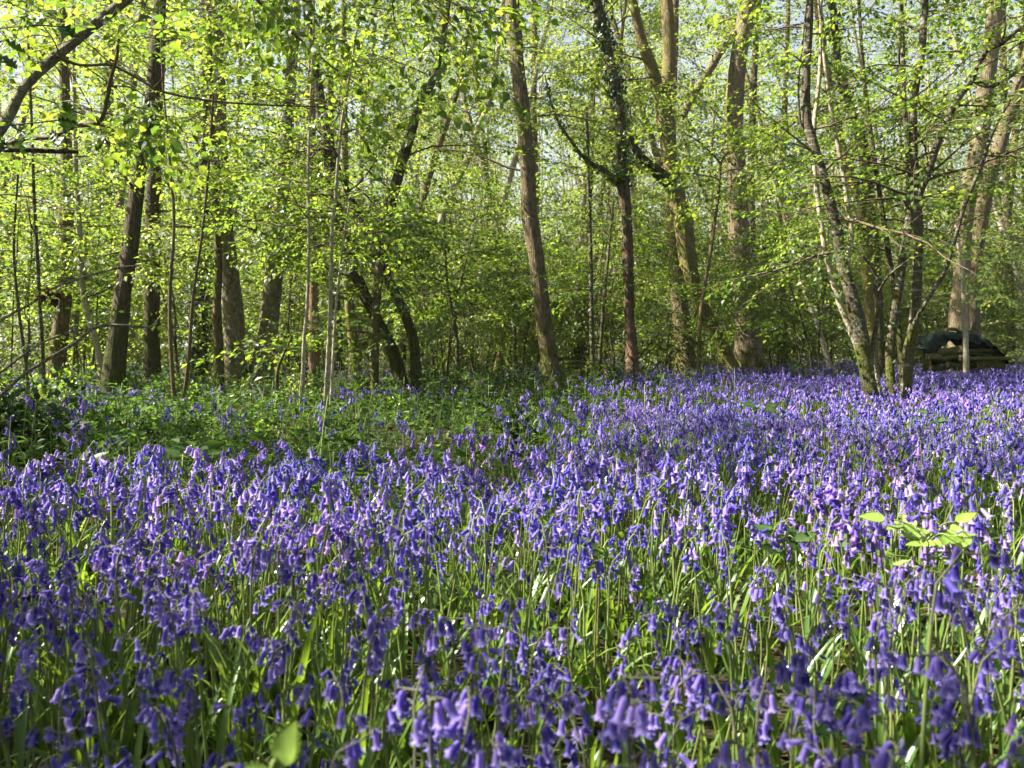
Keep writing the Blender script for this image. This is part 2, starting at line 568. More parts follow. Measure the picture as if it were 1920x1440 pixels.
def make_spray(rng, L, leaf, n_main, n_side, lod, droop=0.12):
    """a flat leafy twig along +Y: returns leaf template and twig template"""
    la, ta = Acc(), Acc()
    lv, lf = LEAF[lod]

    def run(p0, d, L, n, r):
        k = max(4, n // 2)
        pts = [np.array(p0, float)]
        dd = np.array(d, float)
        for _ in range(k):
            dd = norm(dd + rng.normal(0, .10, 3) * (1, 1, .6) + np.array([0, 0, -droop / k * 2]))
            pts.append(pts[-1] + dd * L / k)
        pts = np.array(pts)
        tube(ta, pts, np.linspace(r, r * .35, len(pts)), 3)
        ts = np.linspace(.18, 1, n)
        side = 1 if rng.random() < .5 else -1
        for t in ts:
            i = min(int(t * k), k - 1)
            f = t * k - i
            p = pts[i] * (1 - f) + pts[i + 1] * f
            d = norm(pts[i + 1] - pts[i])
            side = -side
            yaw = side * (0.9 + rng.normal(0, .3)) * (0.15 if t > .97 else 1)
            lat = norm(np.cross(d, (0, 0, 1)))
            ld = norm(d * math.cos(yaw) - lat * math.sin(yaw) + np.array([0, 0, rng.normal(-.22, .22)]))
            B = basis(ld, rng.normal(0, .32))
            s = leaf * rng.uniform(.6, 1.15)
            la.rep(lv * s, lf, B, [p + ld * leaf * .12])
        return pts

    m = run((0, 0, 0), (0, 1, 0), L, n_main, .0022 if lod < 2 else .004)
    for i in range(n_side):
        j = 1 + int((i + .5) / n_side * (len(m) - 2))
        s = 1 if i % 2 else -1
        a = s * rng.uniform(.6, 1.0)
        run(m[j], (math.sin(a), math.cos(a), rng.normal(0, .12)), L * rng.uniform(.35, .6), max(4, n_main // 2), .0015 if lod < 2 else .003)
    pack = lambda A: (np.concatenate(A.v), _merge(A.f)) if A.v else None
    return pack(la), pack(ta)


def _merge(fl):
    d = {}
    for a, m in fl:
        d.setdefault(a.shape[1], []).append(a)
    return [np.concatenate(x) for x in d.values()]


SPRAYS = {
    'near': [make_spray(R, .42, .052, 9, 3, 0) for _ in range(4)],
    'mid': [make_spray(R, .48, .067, 9, 4, 1) for _ in range(5)],
    'far': [make_spray(R, .75, .095, 11, 5, 2) for _ in range(5)],
    'bud': [make_spray(R, .60, .045, 7, 4, 2) for _ in range(4)],
}


def spray_at(leaf_acc, twig_acc, kind, P, D, scale=(.75, 1.2)):
    P, D = np.asarray(P).reshape(-1, 3), np.asarray(D).reshape(-1, 3)
    if len(P) == 0:
        return
    T = SPRAYS[kind]
    pick = R.integers(0, len(T), len(P))
    B = basis(D, R.normal(0, .22, len(P))) * R.uniform(*scale, len(P))[:, None, None]
    for i, (lt, tt) in enumerate(T):
        s = pick == i
        leaf_acc.rep(lt[0], lt[1], B[s], P[s])
        if twig_acc is not None:
            twig_acc.rep(tt[0], tt[1], B[s], P[s])


CANOPY = 0.32                                                   # how full the high crowns are in this early-spring wood


# ------------------------------------------------------------------ trees
def arc(pts):
    return np.concatenate([[0], np.cumsum(np.linalg.norm(np.diff(pts, axis=0), axis=1))])


def side_branch(p, d, L, r, k=6, wig=.14, rise=0.0):
    pts = [np.asarray(p, float)]
    d = norm(np.asarray(d, float))
    for _ in range(k):
        d = norm(d + R.normal(0, wig, 3) + np.array([0, 0, rise / k]))
        pts.append(pts[-1] + d * L / k)
    pts = np.array(pts)
    return pts, np.linspace(r, max(.0015, r * .22), len(pts))


def clothe(stem, rad, ba, la, ta, n, hr, Lr, kind, gap=.28, elev=(.1, .6), sub=3, az=None, scale=(.75, 1.2), bside=4, up=0.0, leafy=1.0, thin=True):
    """side branches, sub-branches and leafy sprays on one stem between heights hr"""
    if kind == 'far' and 8 <= hr[1] < 50 and thin:
        n = max(2, int(n * CANOPY))
    z = stem[:, 2]
    ok = np.where((z >= hr[0]) & (z <= hr[1]))[0]
    if len(ok) < 2:
        return
    P, D = [], []
    a0 = R.uniform(0, 6.28)
    for i in range(n):
        f = ok[0] + (i + R.uniform(.1, .9)) / n * (ok[-1] - ok[0])
        j = int(min(f, len(stem) - 2))
        q = f - j
        p = stem[j] * (1 - q) + stem[j + 1] * q
        a = a0 + i * 2.4 + R.normal(0, .3) if az is None else R.uniform(*az)
        e = R.uniform(*elev)
        d = np.array([math.cos(a) * math.cos(e), math.sin(a) * math.cos(e), math.sin(e)])
        L = R.uniform(*Lr) * (1 - .45 * (i + .5) / n)
        r = min(rad[j] * .55, .004 + .008 * L)
        bp, br = side_branch(p, d, L, r, 6, .14, up - .25)
        tube(ba, bp, br, bside)
        br_list = [(bp, L)]
        for k in range(sub):
            t = R.uniform(.25, .9)
            jj = int(t * 6)
            dd = norm(bp[min(jj + 1, 6)] - bp[jj])
            yaw = (1 if k % 2 else -1) * R.uniform(.5, 1.0)
            c, s = math.cos(yaw), math.sin(yaw)
            dd = np.array([dd[0] * c - dd[1] * s, dd[0] * s + dd[1] * c, dd[2] + R.normal(0, .15)])
            LL = L * R.uniform(.3, .55)
            sp, sr = side_branch(bp[jj], dd, LL, br[jj] * .6, 4, .15, -.1)
            tube(ba, sp, sr, 3)
            br_list.append((sp, LL))
        for pts, L_ in br_list:
            m = max(1, int(L_ / gap * leafy + R.random()))
            for t in np.linspace(.3, 1, m) if m > 1 else [1.0]:
                x = t * (len(pts) - 1)
                jj = min(int(x), len(pts) - 2)
                pp = pts[jj] + (pts[jj + 1] - pts[jj]) * (x - jj)
                dd = norm(pts[jj + 1] - pts[jj])
                if t < .97:
                    yaw = R.choice([-1, 1]) * R.uniform(.4, 1.0)
                    c, s = math.cos(yaw), math.sin(yaw)
                    dd = np.array([dd[0] * c - dd[1] * s, dd[0] * s + dd[1] * c, dd[2] * .5])
                P.append(pp)
                D.append(dd + np.array([0, 0, R.normal(-.08, .2)]))
    spray_at(la, ta, kind, P, D, scale)


def px_stem(pts, Y, Y2=None, H=None, sub=6, Hend=.35):
    """stem traced as (px, py, width px), base first; H = height it goes on to above the frame"""
    P = np.array(pts, float)
    n = len(P)
    Ys = np.linspace(Y, Y if Y2 is None else Y2, n)
    W3 = [list(at(x, y, yy)) + [w / 2 * yy / F] for (x, y, w), yy in zip(P, Ys)]
    W3 = np.array(W3)
    if H is not None and H > W3[-1, 2]:
        d = norm(W3[-1, :3] - W3[-2, :3])
        left = H - W3[-1, 2]
        p, r = W3[-1, :3].copy(), W3[-1, 3]
        k = max(3, int(left / 1.2))
        ext = []
        for i in range(k):
            d = norm(d + R.normal(0, .10, 3) + np.array([0, 0, .12]))
            p = p + d * left / k
            ext.append(list(p) + [r * (1 - (1 - Hend) * (i + 1) / k)])
        W3 = np.vstack([W3, ext])
    Q = smooth_path(W3, sub)
    Q[:, 3] = np.maximum(Q[:, 3], .0015)
    return Q[:, :3], Q[:, 3]


def to_ground(pts, rad, flare=1.0, depth=.08):
    """carry a stem down into the soil with a root flare"""
    g = float(gz(pts[0, 0], pts[0, 1])) - depth
    if pts[0, 2] > g + .02:
        k = 5
        d = norm(pts[0] - pts[min(4, len(pts) - 1)])
        t = np.linspace(1, 0, k + 1)[:-1, None]
        h = pts[0, 2] - g
        e = pts[0] + np.array([d[0] * .4, d[1] * .4, -1]) * h * t
        pts = np.vstack([e, pts])
        rad = np.concatenate([np.full(k, rad[0]), rad])
    if flare > 1:
        hh = pts[:, 2] - pts[0, 2]
        rad = rad * (1 + (flare - 1) * np.exp(-hh / max(.05, rad[0] * 1.3)))
    return pts, rad


def ivy_on(acc, stem, rad, hr, n, size=.06, bush=.06):
    ok = np.where((stem[:, 2] >= hr[0]) & (stem[:, 2] <= hr[1]))[0]
    if len(ok) < 2:
        return
    f = R.uniform(ok[0], ok[-1], n)
    clump = np.interp(f, np.linspace(ok[0], ok[-1], 12), R.uniform(.3, 1.8, 12))
    j = np.minimum(f.astype(int), len(stem) - 2)
    q = (f - j)[:, None]
    c = stem[j] * (1 - q) + stem[j + 1] * q
    a = R.uniform(0, 2 * np.pi, n)
    o = np.stack([np.cos(a), np.sin(a), np.zeros(n)], 1)
    dist = rad[j] + np.abs(R.normal(0, bush, n)) * clump
    P = c + o * dist[:, None]
    d = norm(np.stack([R.normal(0, .6, n), R.normal(0, .6, n), R.uniform(-1, -.2, n)], 1) + o * .5)
    B = np.stack([norm(np.cross(d, o)), d, o], 2)
    B[:, :, 2] = np.cross(B[:, :, 0], B[:, :, 1])
    B = B * (size * R.uniform(.6, 1.3, n))[:, None, None]
    acc.rep(IVY_V, IVY_F, B, P)


LABELS = set()


def tree(name, label, cat, stems, bark, group=None, sides=12, rough=.05, flare=1.35, leaf='hazel_leaf', cl=(), ivy=(), base=None, ivy_mat='ivy_leaf', barks=None, ground=None):
    """stems: list of (pts, rad). cl: list of (stem index, dict for clothe). ivy: (stem index, (h0,h1), n, size, bush)"""
    st = []
    for i, (p, r) in enumerate(stems):
        gd = ground is None or i in ground
        st.append(to_ground(p, r, flare if gd else 1.0) if gd else (p, r))
    org = st[0][0][0].copy() if base is None else np.asarray(base, float)
    org[2] = float(gz(org[0], org[1]))
    root = thing(name, label, cat, org, group)
    groups = {}
    for i, (p, r) in enumerate(st):
        groups.setdefault((barks or {}).get(i, bark), []).append((p, r))
    big = len(st) > 2
    for i, (p, r) in enumerate(st):
        a = Acc()
        tube(a, p, r, sides if r.max() > .03 else max(5, sides // 2), 0, rough, cap=True)
        a.build('trunk' if i in (ground if ground is not None else range(len(st))) else 'limb', M[(barks or {}).get(i, bark)], root, org)
    ba, la, ta = Acc(), Acc(), Acc()
    for i, kw in cl:
        clothe(st[i][0], st[i][1], ba, la, ta, **kw)
    if ba.v or ta.v:
        if ta.v:
            for v, in zip(ta.v):
                pass
            base_n = ba.n
            ba.v += ta.v
            ba.f += [(f + base_n, m) for f, m in ta.f]
            ba.n += ta.n
        ba.build('branches', M['twig'], root, org)
    if la.v:
        la.build('crown', M[leaf], root, org, smooth=False)
    iv = Acc()
    for i, hr, n, size, bush in ivy:
        ivy_on(iv, st[i][0], st[i][1], hr, n, size, bush)
    if iv.v:
        iv.build('ivy', M[ivy_mat], root, org, smooth=False)
    return root


# ------------------------------------------------------------------ the ground
def build_ground():
    a = Acc()
    xs = np.concatenate([np.linspace(-400, -30, 12), np.linspace(-26, 26, 150), np.linspace(30, 400, 12)])
    ys = np.concatenate([np.linspace(-60, -4, 8), np.linspace(-3, 30, 140), np.linspace(33, 600, 20)])
    X, Y = np.meshgrid(xs, ys)
    v = np.stack([X, Y, gz(X, Y)], 2).reshape(-1, 3)
    nx, ny = len(xs), len(ys)
    i = (np.arange(ny - 1)[:, None] * nx + np.arange(nx - 1)[None]).ravel()
    a.add(v, np.stack([i, i + 1, i + nx + 1, i + nx], 1))
    o = a.build('ground', M['soil'])
    tag(o, 'dark leaf-strewn woodland soil under the bluebells', 'ground', kind='structure')


build_ground()


# ------------------------------------------------------------------ named trees, traced from the photograph
def build_trees():
    T = {}
    far_cl = lambda n, h, L, kind='mid', **k: dict(dict(n=int(n * 1.2) if kind == 'mid' else n, hr=h, Lr=L, kind=kind), **k)

    # dark leaning mossy trunk, left
    s = px_stem([(210, 770, 46), (212, 720, 42), (218, 653, 37), (230, 553, 30), (240, 487, 29), (246, 447, 30), (264, 300, 26), (284, 190, 26), (295, 60, 23), (300, 0, 22)], 8.2, 8.6, 13)
    tree('mossy_tree', 'dark mossy trunk leaning right, the nearest stout trunk on the left side', 'tree', [s], 'dark_bark',
         leaf='wood_leaf', cl=[(0, far_cl(10, (2.0, 5), (1.0, 2.0))), (0, far_cl(16, (5, 12), (1.2, 3.0), 'far'))])
    # upright dark trunk with a moss-lit flank
    s = px_stem([(285, 725, 32), (285, 640, 27), (286, 560, 26), (287, 420, 26), (290, 330, 24), (296, 200, 21), (300, 100, 19), (303, 0, 18)], 11.5, 11.5, 14)
    tree('woodland_tree', 'upright dark trunk with a yellow mossy left flank, just right of the leaning mossy trunk', 'tree', [s], 'dark_bark',
         leaf='wood_leaf', cl=[(0, far_cl(8, (2.5, 6), (1, 2.2))), (0, far_cl(14, (6, 13), (1.5, 3), 'far'))])
    # ivy-dark trunk further back
    s = px_stem([(365, 705, 44), (370, 640, 34), (374, 560, 31), (378, 470, 27), (382, 380, 24), (385, 250, 22), (388, 0, 18)], 14.5, 14.5, 14)
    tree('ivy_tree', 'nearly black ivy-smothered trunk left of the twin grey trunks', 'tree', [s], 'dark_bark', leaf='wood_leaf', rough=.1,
         cl=[(0, far_cl(12, (6, 13), (1.5, 3), 'far'))], ivy=[(0, (.2, 8), 1500, .075, .06)])
    # twin smooth trunks and their thin third stem
    s1 = px_stem([(443, 748, 44), (442, 700, 40), (438, 600, 38), (430, 520, 36), (421, 430, 33), (413, 300, 29), (410, 200, 27), (404, 0, 24)], 10, 10.3, 15)
    s2 = px_stem([(478, 748, 50), (488, 700, 42), (500, 640, 37), (511, 540, 33), (518, 450, 31), (527, 380, 27), (538, 250, 23), (548, 100, 20), (553, 0, 18)], 10.1, 10.8, 14)
    s3 = px_stem([(412, 740, 19), (410, 650, 17), (407, 580, 15), (410, 500, 13), (404, 380, 12), (396, 200, 10), (390, 0, 9)], 9.8, 9.6, 10)
    tree('twin_trunked_tree', 'smooth grey-brown tree with two stout trunks parting at the base and one thin stem', 'tree', [s1, s2, s3], 'beech_bark', sides=14, rough=.03, flare=1.45,
         leaf='wood_leaf', barks={2: 'oak_bark'},
         cl=[(0, far_cl(10, (1.9, 6), (1.0, 2.2))), (1, far_cl(10, (1.8, 6), (1.0, 2.2))), (0, far_cl(14, (6, 14), (1.5, 3.2), 'far')), (1, far_cl(14, (6, 13), (1.5, 3.2), 'far'))])
    # brown trunk behind
    s = px_stem([(589, 705, 22), (589, 640, 20), (588, 560, 18), (587, 450, 17), (585, 330, 15), (584, 0, 12)], 17, 17, 14)
    tree('woodland_tree', 'slim brown sunlit trunk behind, right of the twin grey trunks', 'tree', [s], 'red_bark', leaf='wood_leaf',
         cl=[(0, far_cl(8, (2.5, 6), (1, 2.2))), (0, far_cl(12, (6, 13), (1.5, 3), 'far'))])
    s1 = px_stem([(668, 708, 26), (662, 640, 19), (655, 580, 17), (651, 500, 15), (648, 380, 13), (646, 200, 11), (644, 0, 9)], 16, 16, 13)
    s2 = px_stem([(634, 705, 24), (631, 620, 19), (628, 540, 17), (624, 400, 14), (620, 200, 12), (615, 0, 9)], 18, 18, 13)
    tree('woodland_tree', 'grey trunk with a mossy foot just behind the dark forked coppice stems', 'tree', [s1], 'mossy_bark', leaf='wood_leaf',
         cl=[(0, far_cl(8, (2.5, 6), (1, 2.2))), (0, far_cl(12, (6, 12), (1.5, 3), 'far'))])
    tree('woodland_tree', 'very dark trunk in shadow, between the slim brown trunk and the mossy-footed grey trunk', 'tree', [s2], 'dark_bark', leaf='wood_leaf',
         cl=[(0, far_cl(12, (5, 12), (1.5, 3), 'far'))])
    # big dark forked coppice
    s1 = px_stem([(783, 757, 24), (777, 653, 20), (763, 600, 19), (743, 555, 18), (725, 520, 19), (714, 483, 20), (722, 450, 20), (733, 383, 20), (750, 317, 20), (773, 240, 19), (787, 193, 18), (813, 147, 15), (827, 93, 12), (838, 30, 10), (842, 0, 9)], 9.0, 9.6, 9)
    s2 = px_stem([(757, 757, 28), (750, 703, 25), (737, 660, 24), (717, 620, 22), (697, 580, 21), (677, 537, 21), (655, 480, 22), (638, 420, 22), (622, 330, 21), (606, 220, 20), (592, 130, 19), (575, 0, 17)], 9.2, 9.8, 12)
    s3 = px_stem([(704, 768, 17), (703, 700, 16), (703, 653, 16), (705, 590, 16), (709, 530, 17), (713, 486, 16)], 8.9, 9.1, None)
    s4 = px_stem([(714, 486, 15), (700, 465, 14), (686, 435, 13), (673, 400, 12), (655, 365, 11), (630, 300, 9), (610, 200, 7)], 9.15, 9.4, None)
    tree('coppice_tree', 'dark many-stemmed coppice with a long fork leaning right, left of centre', 'tree', [s1, s2, s3, s4], 'dark_bark', sides=12, rough=.06,
         ground=[0, 1, 2], barks={2: 'oak_bark'}, leaf='hazel_leaf',
         cl=[(0, far_cl(12, (1.2, 5), (.8, 1.8))), (1, far_cl(14, (1.4, 6), (1.0, 2.0))), (2, far_cl(6, (.6, 1.7), (.6, 1.1))), (3, far_cl(6, (1.8, 4), (.7, 1.5))), (1, far_cl(12, (5, 11), (1.2, 2.6), 'far')), (0, far_cl(8, (4.5, 9), (1, 2), 'far'))])
    # leaning lit pole with moss
    s = px_stem([(931, 710, 17), (936, 680, 15), (941, 640, 13), (949, 600, 11), (956, 560, 9), (966, 500, 6)], 17, 17)
    tree('broken_tree', 'short leaning lit pole with moss, left of the tall central trunk', 'tree', [s], 'mossy_bark', leaf='hazel_leaf',
         cl=[(0, far_cl(6, (1.0, 2.6), (.4, .9)))])
    # tall central trunk
    s = px_stem([(1040, 742, 56), (1034, 700, 36), (1022, 620, 31), (1014, 553, 29), (1006, 487, 28), (995, 420, 29), (992, 400, 29), (988, 300, 27), (979, 200, 28), (971, 133, 27), (967, 80, 26), (961, 0, 25)], 12.1, 12.3, 16)
    tree('oak_tree', 'tall straight oak-like trunk in the centre, lit along its left side', 'tree', [s], 'oak_bark', sides=18, rough=.05, flare=1.3, leaf='wood_leaf',
         cl=[(0, far_cl(5, (3.2, 6), (1.0, 2.2))), (0, far_cl(14, (6, 15), (1.5, 3.5), 'far'))], ivy=[(0, (.05, .6), 60, .05, .03)], ivy_mat='herb_leaf')
    # ivy-clad trunk with torn reddish foot
    s = px_stem([(1186, 712, 27), (1185, 660, 24), (1181, 600, 20), (1178, 520, 20), (1176, 420, 19), (1174, 390, 20), (1168, 345, 21), (1166, 300, 21), (1160, 200, 20), (1147, 130, 19), (1132, 60, 18), (1118, 0, 17)], 12.7, 12.7, 15)
    b = px_stem([(1170, 352, 14), (1150, 335, 14), (1130, 318, 11), (1112, 308, 9), (1090, 290, 7), (1066, 258, 5.5), (1044, 222, 4.5), (1030, 180, 3.5), (1022, 140, 2)], 12.7, 12.5)
    tree('ivy_tree', 'slender trunk with torn reddish bark at the foot and ivy all over its top', 'tree', [s, b], 'torn_bark', sides=14, rough=.09, ground=[0], leaf='wood_leaf',
         cl=[(0, far_cl(6, (4.4, 7), (1, 2))), (0, far_cl(12, (7, 14), (1.5, 3), 'far'))],
         ivy=[(0, (3.3, 8), 1100, .065, .09), (1, (3.3, 6), 150, .06, .05)])
    # golden mossy forked oak
    s0 = px_stem([(1374, 690, 26), (1352, 645, 24), (1330, 605, 25), (1312, 565, 27), (1299, 530, 29), (1288, 475, 31), (1281, 420, 34), (1273, 390, 36), (1262, 340, 36), (1256, 290, 33), (1250, 240, 32), (1243, 190, 30)], 14.6, 14.6)
    s1 = px_stem([(1244, 200, 24), (1232, 160, 22), (1220, 120, 20), (1208, 90, 19), (1195, 40, 17), (1186, 0, 16)], 14.6, 14.3, 13)
    s2 = px_stem([(1243, 205, 24), (1249, 165, 23), (1254, 120, 23), (1254, 60, 22), (1249, 0, 21)], 14.6, 15.0, 14)
    b1 = px_stem([(1262, 345, 24), (1247, 335, 22), (1228, 318, 20), (1208, 302, 18), (1192, 280, 15), (1175, 245, 11), (1160, 200, 8)], 14.5, 14.1)
    tree('oak_tree', 'golden mossy oak leaning left and forking in two high up, with one dark side limb', 'tree', [s0, s1, s2, b1], 'mossy_bark', sides=14, rough=.06, ground=[0], leaf='wood_leaf',
         barks={3: 'dark_bark'},
         cl=[(0, far_cl(4, (3.0, 5), (.8, 1.6))), (1, far_cl(12, (5.5, 13), (1.2, 3), 'far')), (2, far_cl(12, (5.5, 13), (1.2, 3), 'far')), (3, far_cl(7, (3.5, 6), (.8, 1.6)))],
         ivy=[(3, (3.5, 6), 220, .07, .08)])
    s = px_stem([(1288, 700, 42), (1284, 660, 36), (1276, 580, 31), (1268, 500, 28), (1262, 420, 24), (1256, 300, 20), (1262, 150, 16), (1266, 0, 14)], 17, 17, 14)
    tree('woodland_tree', 'brown ridged trunk standing behind the foot of the golden mossy oak', 'tree', [s], 'oak_bark', sides=14, leaf='wood_leaf',
         cl=[(0, far_cl(8, (2.5, 6.5), (1, 2.2))), (0, far_cl(12, (6, 13), (1.5, 3), 'far'))])
    # stout pale oak
    s = px_stem([(1409, 722, 66), (1408, 700, 57), (1401, 620, 45), (1395, 553, 38), (1390, 487, 36), (1384, 420, 37), (1384, 400, 36), (1381, 330, 34), (1375, 250, 33), (1379, 170, 31), (1386, 100, 30), (1398, 45, 33), (1404, 0, 34)], 15.7, 15.7, 17)
    b = px_stem([(1378, 62, 15), (1352, 95, 15), (1332, 128, 15), (1312, 160, 15), (1293, 190, 13), (1282, 218, 11)], 15.7, 15.5)
    b2 = px_stem([(1410, 30, 17), (1420, 5, 16), (1432, -40, 14)], 15.7, 15.6, 12)
    tree('oak_tree', 'stout pale ridged oak right of centre with a mossy foot and a drooping left limb', 'tree', [s, b, b2], 'pale_oak_bark', sides=20, rough=.045, flare=1.25, ground=[0], leaf='wood_leaf',
         cl=[(0, far_cl(7, (4.2, 7), (.8, 2.0))), (0, far_cl(16, (7, 16), (1.5, 3.5), 'far')), (1, far_cl(5, (3, 7), (.8, 1.6)))])
    s = px_stem([(1411, 690, 18), (1411, 560, 16), (1409, 400, 15), (1408, 330, 14), (1412, 200, 12), (1420, 0, 10)], 20, 20, 13)
    tree('woodland_tree', 'thin dark trunk half hidden behind the stout pale oak', 'tree', [s], 'dark_bark', leaf='wood_leaf', cl=[(0, far_cl(10, (3, 12), (1, 2.6), 'far'))])
    # thin pale sapling before the stout oak
    s = px_stem([(1310, 738, 8), (1311, 680, 8), (1313, 600, 8), (1321, 540, 7.5), (1330, 487, 7), (1340, 420, 6.5), (1347, 367, 6), (1352, 307, 5), (1366, 285, 4), (1390, 262, 3)], 9.5, 9.4)
    s2 = px_stem([(1352, 307, 4), (1335, 288, 3.5), (1310, 265, 3), (1285, 250, 2)], 9.4, 9.3)
    tree('sapling', 'thin bare-stemmed sapling bending right in front of the golden mossy oak', 'sapling', [s, s2], 'oak_bark', sides=8, flare=1, ground=[0],
         cl=[(0, far_cl(5, (2.2, 3.4), (.4, .9))), (1, far_cl(4, (2, 4), (.3, .7)))])
    # hazel coppice on the right
    Y = 6.2
    st = [px_stem([(1650, 790, 27), (1640, 765, 26), (1626, 700, 25), (1612, 620, 27), (1596, 553, 23), (1578, 487, 20), (1567, 420, 19), (1544, 333, 17), (1525, 267, 17), (1512, 220, 17), (1512, 133, 14.5), (1517, 60, 13), (1519, 0, 12)], Y, Y + .2, 6),
          px_stem([(1672, 770, 19), (1672, 740, 17), (1668, 670, 16), (1677, 587, 16), (1690, 503, 16), (1700, 437, 15), (1706, 380, 13), (1703, 300, 10), (1695, 180, 8), (1690, 0, 6)], Y + .25, Y + .8, 5.5),
          px_stem([(1693, 780, 22), (1698, 745, 20), (1703, 670, 22), (1714, 603, 19), (1720, 520, 18), (1722, 437, 17), (1721, 400, 16), (1716, 330, 14), (1713, 260, 13), (1713, 200, 13), (1719, 147, 13), (1728, 100, 12.5), (1732, 40, 12), (1734, 0, 11)], Y + .1, Y + .1, 6),
          px_stem([(1719, 385, 13), (1726, 358, 13), (1737, 333, 13), (1753, 283, 13), (1773, 233, 12), (1793, 190, 12), (1820, 153, 11), (1834, 122, 10), (1850, 95, 8), (1880, 80, 7.5), (1920, 45, 6.5), (1960, 10, 5)], Y + .1, Y - .3),
          px_stem([(1824, 150, 8), (1840, 158, 9), (1862, 160, 8.5), (1890, 147, 7.5), (1920, 120, 6), (1950, 85, 4)], Y - .1, Y - .3),
          px_stem([(1706, 640, 8), (1713, 610, 8), (1740, 560, 8), (1770, 513, 7.5), (1783, 475, 7), (1797, 427, 7), (1810, 383, 7), (1840, 310, 6.5), (1862, 247, 6), (1895, 185, 5), (1930, 120, 4)], Y, Y - .5),
          px_stem([(1655, 770, 11), (1640, 690, 10), (1613, 590, 10), (1590, 500, 9.5), (1597, 437, 9), (1590, 390, 9), (1580, 317, 8.5), (1563, 233, 7.5), (1548, 130, 6), (1535, 0, 4)], Y + .5, Y + .7, 5),
          px_stem([(1640, 765, 10), (1620, 690, 11), (1595, 620, 11), (1573, 563, 11), (1557, 510, 10.5), (1546, 460, 10), (1536, 390, 9.5), (1528, 317, 9), (1527, 233, 8), (1537, 140, 7), (1540, 0, 5)], Y + .4, Y + .6, 5.2),
          px_stem([(1638, 760, 9), (1634, 673, 8), (1647, 587, 7.5), (1650, 537, 7), (1636, 505, 5.5), (1618, 480, 4)], Y + .1, Y),
          px_stem([(1648, 545, 5), (1662, 522, 4.5), (1680, 505, 4), (1705, 487, 3.2), (1730, 478, 2)], Y + .02, Y - .2),
          px_stem([(1504, 240, 5), (1499, 215, 4), (1497, 150, 4), (1505, 80, 3.5), (1513, 0, 3)], Y + .15, Y + .1),
          px_stem([(1684, 765, 12), (1690, 690, 11), (1683, 600, 10), (1670, 500, 9.5), (1655, 400, 9), (1640, 300, 8), (1620, 150, 7), (1610, 0, 5)], Y + .6, Y + 1.0, 5.2)]
    kw = lambda n, h, L, **k: dict(dict(n=n, hr=(max(1.35, h[0]), h[1]), Lr=L, kind='near', gap=.32, elev=(-.1, .5), scale=(.55, .95)), **k)
    tree('hazel_coppice', 'grey banded hazel coppice of many slender stems rising from the bluebells on the right', 'tree', st, 'hazel_bark', sides=12, rough=.045, flare=1.12,
         ground=[0, 1, 2, 6, 7, 8, 11], barks={6: 'pale_bark', 7: 'pale_bark', 2: 'hazel_bark', 11: 'dark_bark'}, leaf='hazel_leaf',
         cl=[(0, kw(9, (1.2, 3.4), (.7, 1.4))), (1, kw(9, (1.2, 4), (.7, 1.4))), (2, kw(14, (1.7, 4), (.7, 1.5))), (3, kw(12, (1.4, 5), (.6, 1.3))), (5, kw(5, (2.0, 4), (.4, .9))),
             (6, kw(8, (1.2, 4), (.6, 1.3))), (7, kw(8, (1.0, 4), (.6, 1.3))), (8, kw(4, (.8, 2), (.4, .8))), (9, kw(4, (.8, 2.4), (.4, .7))), (11, kw(8, (1, 4), (.6, 1.4))),
             (0, dict(n=8, hr=(3.4, 6), Lr=(.8, 1.6), kind='mid')), (2, dict(n=8, hr=(4, 6), Lr=(.8, 1.6), kind='mid'))],
         ivy=[(0, (.15, 1.3), 90, .03, .02), (1, (.1, .9), 70, .03, .02)], ivy_mat='herb_leaf')
    # two dark poles behind the coppice
    s1 = px_stem([(1640, 715, 20), (1632, 600, 19), (1622, 480, 18), (1612, 385, 18), (1603, 350, 17), (1580, 283, 17), (1563, 200, 16), (1550, 133, 15), (1540, 67, 15), (1532, 0, 14)], 9.5, 9.8, 10)
    tree('woodland_tree', 'dark mossy pole leaning left behind the grey hazel coppice', 'tree', [s1], 'mossy_bark', leaf='hazel_leaf',
         cl=[(0, far_cl(9, (1.6, 5), (.8, 1.8))), (0, far_cl(8, (5, 9), (1, 2), 'far'))])
    s2 = px_stem([(1652, 712, 21), (1646, 600, 20), (1640, 480, 19), (1630, 380, 18), (1620, 290, 19), (1602, 220, 18), (1585, 170, 17), (1572, 130, 15), (1565, 60, 14), (1560, 0, 13)], 11.5, 11.5, 12)
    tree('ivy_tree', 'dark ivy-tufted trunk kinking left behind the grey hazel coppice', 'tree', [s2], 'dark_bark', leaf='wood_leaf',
         cl=[(0, far_cl(8, (2, 6), (.8, 1.8))), (0, far_cl(8, (6, 12), (1, 2.4), 'far'))], ivy=[(0, (3.0, 6), 420, .06, .09)])
    # big far-right tree with two pale limbs
    s1 = px_stem([(1800, 660, 40), (1797, 600, 35), (1801, 540, 30), (1805, 480, 29), (1808, 420, 30), (1818, 350, 33), (1832, 290, 33), (1840, 230, 31), (1848, 170, 30), (1858, 90, 29), (1866, 0, 27)], 17, 17, 18)
    s2 = px_stem([(1823, 660, 32), (1822, 580, 28), (1826, 500, 27), (1840, 400, 28), (1858, 320, 26), (1872, 280, 24), (1885, 235, 23), (1902, 190, 21), (1925, 110, 19), (1945, 30, 17)], 17.3, 17.5, 17)
    tree('oak_tree', 'big pale two-limbed tree behind the tarpaulin log pile on the far right', 'tree', [s1, s2], 'pale_oak_bark', sides=14, leaf='wood_leaf',
         barks={1: 'oak_bark'}, cl=[(0, far_cl(18, (5, 17), (1.5, 3.5), 'far')), (1, far_cl(16, (5, 16), (1.5, 3.5), 'far'))])
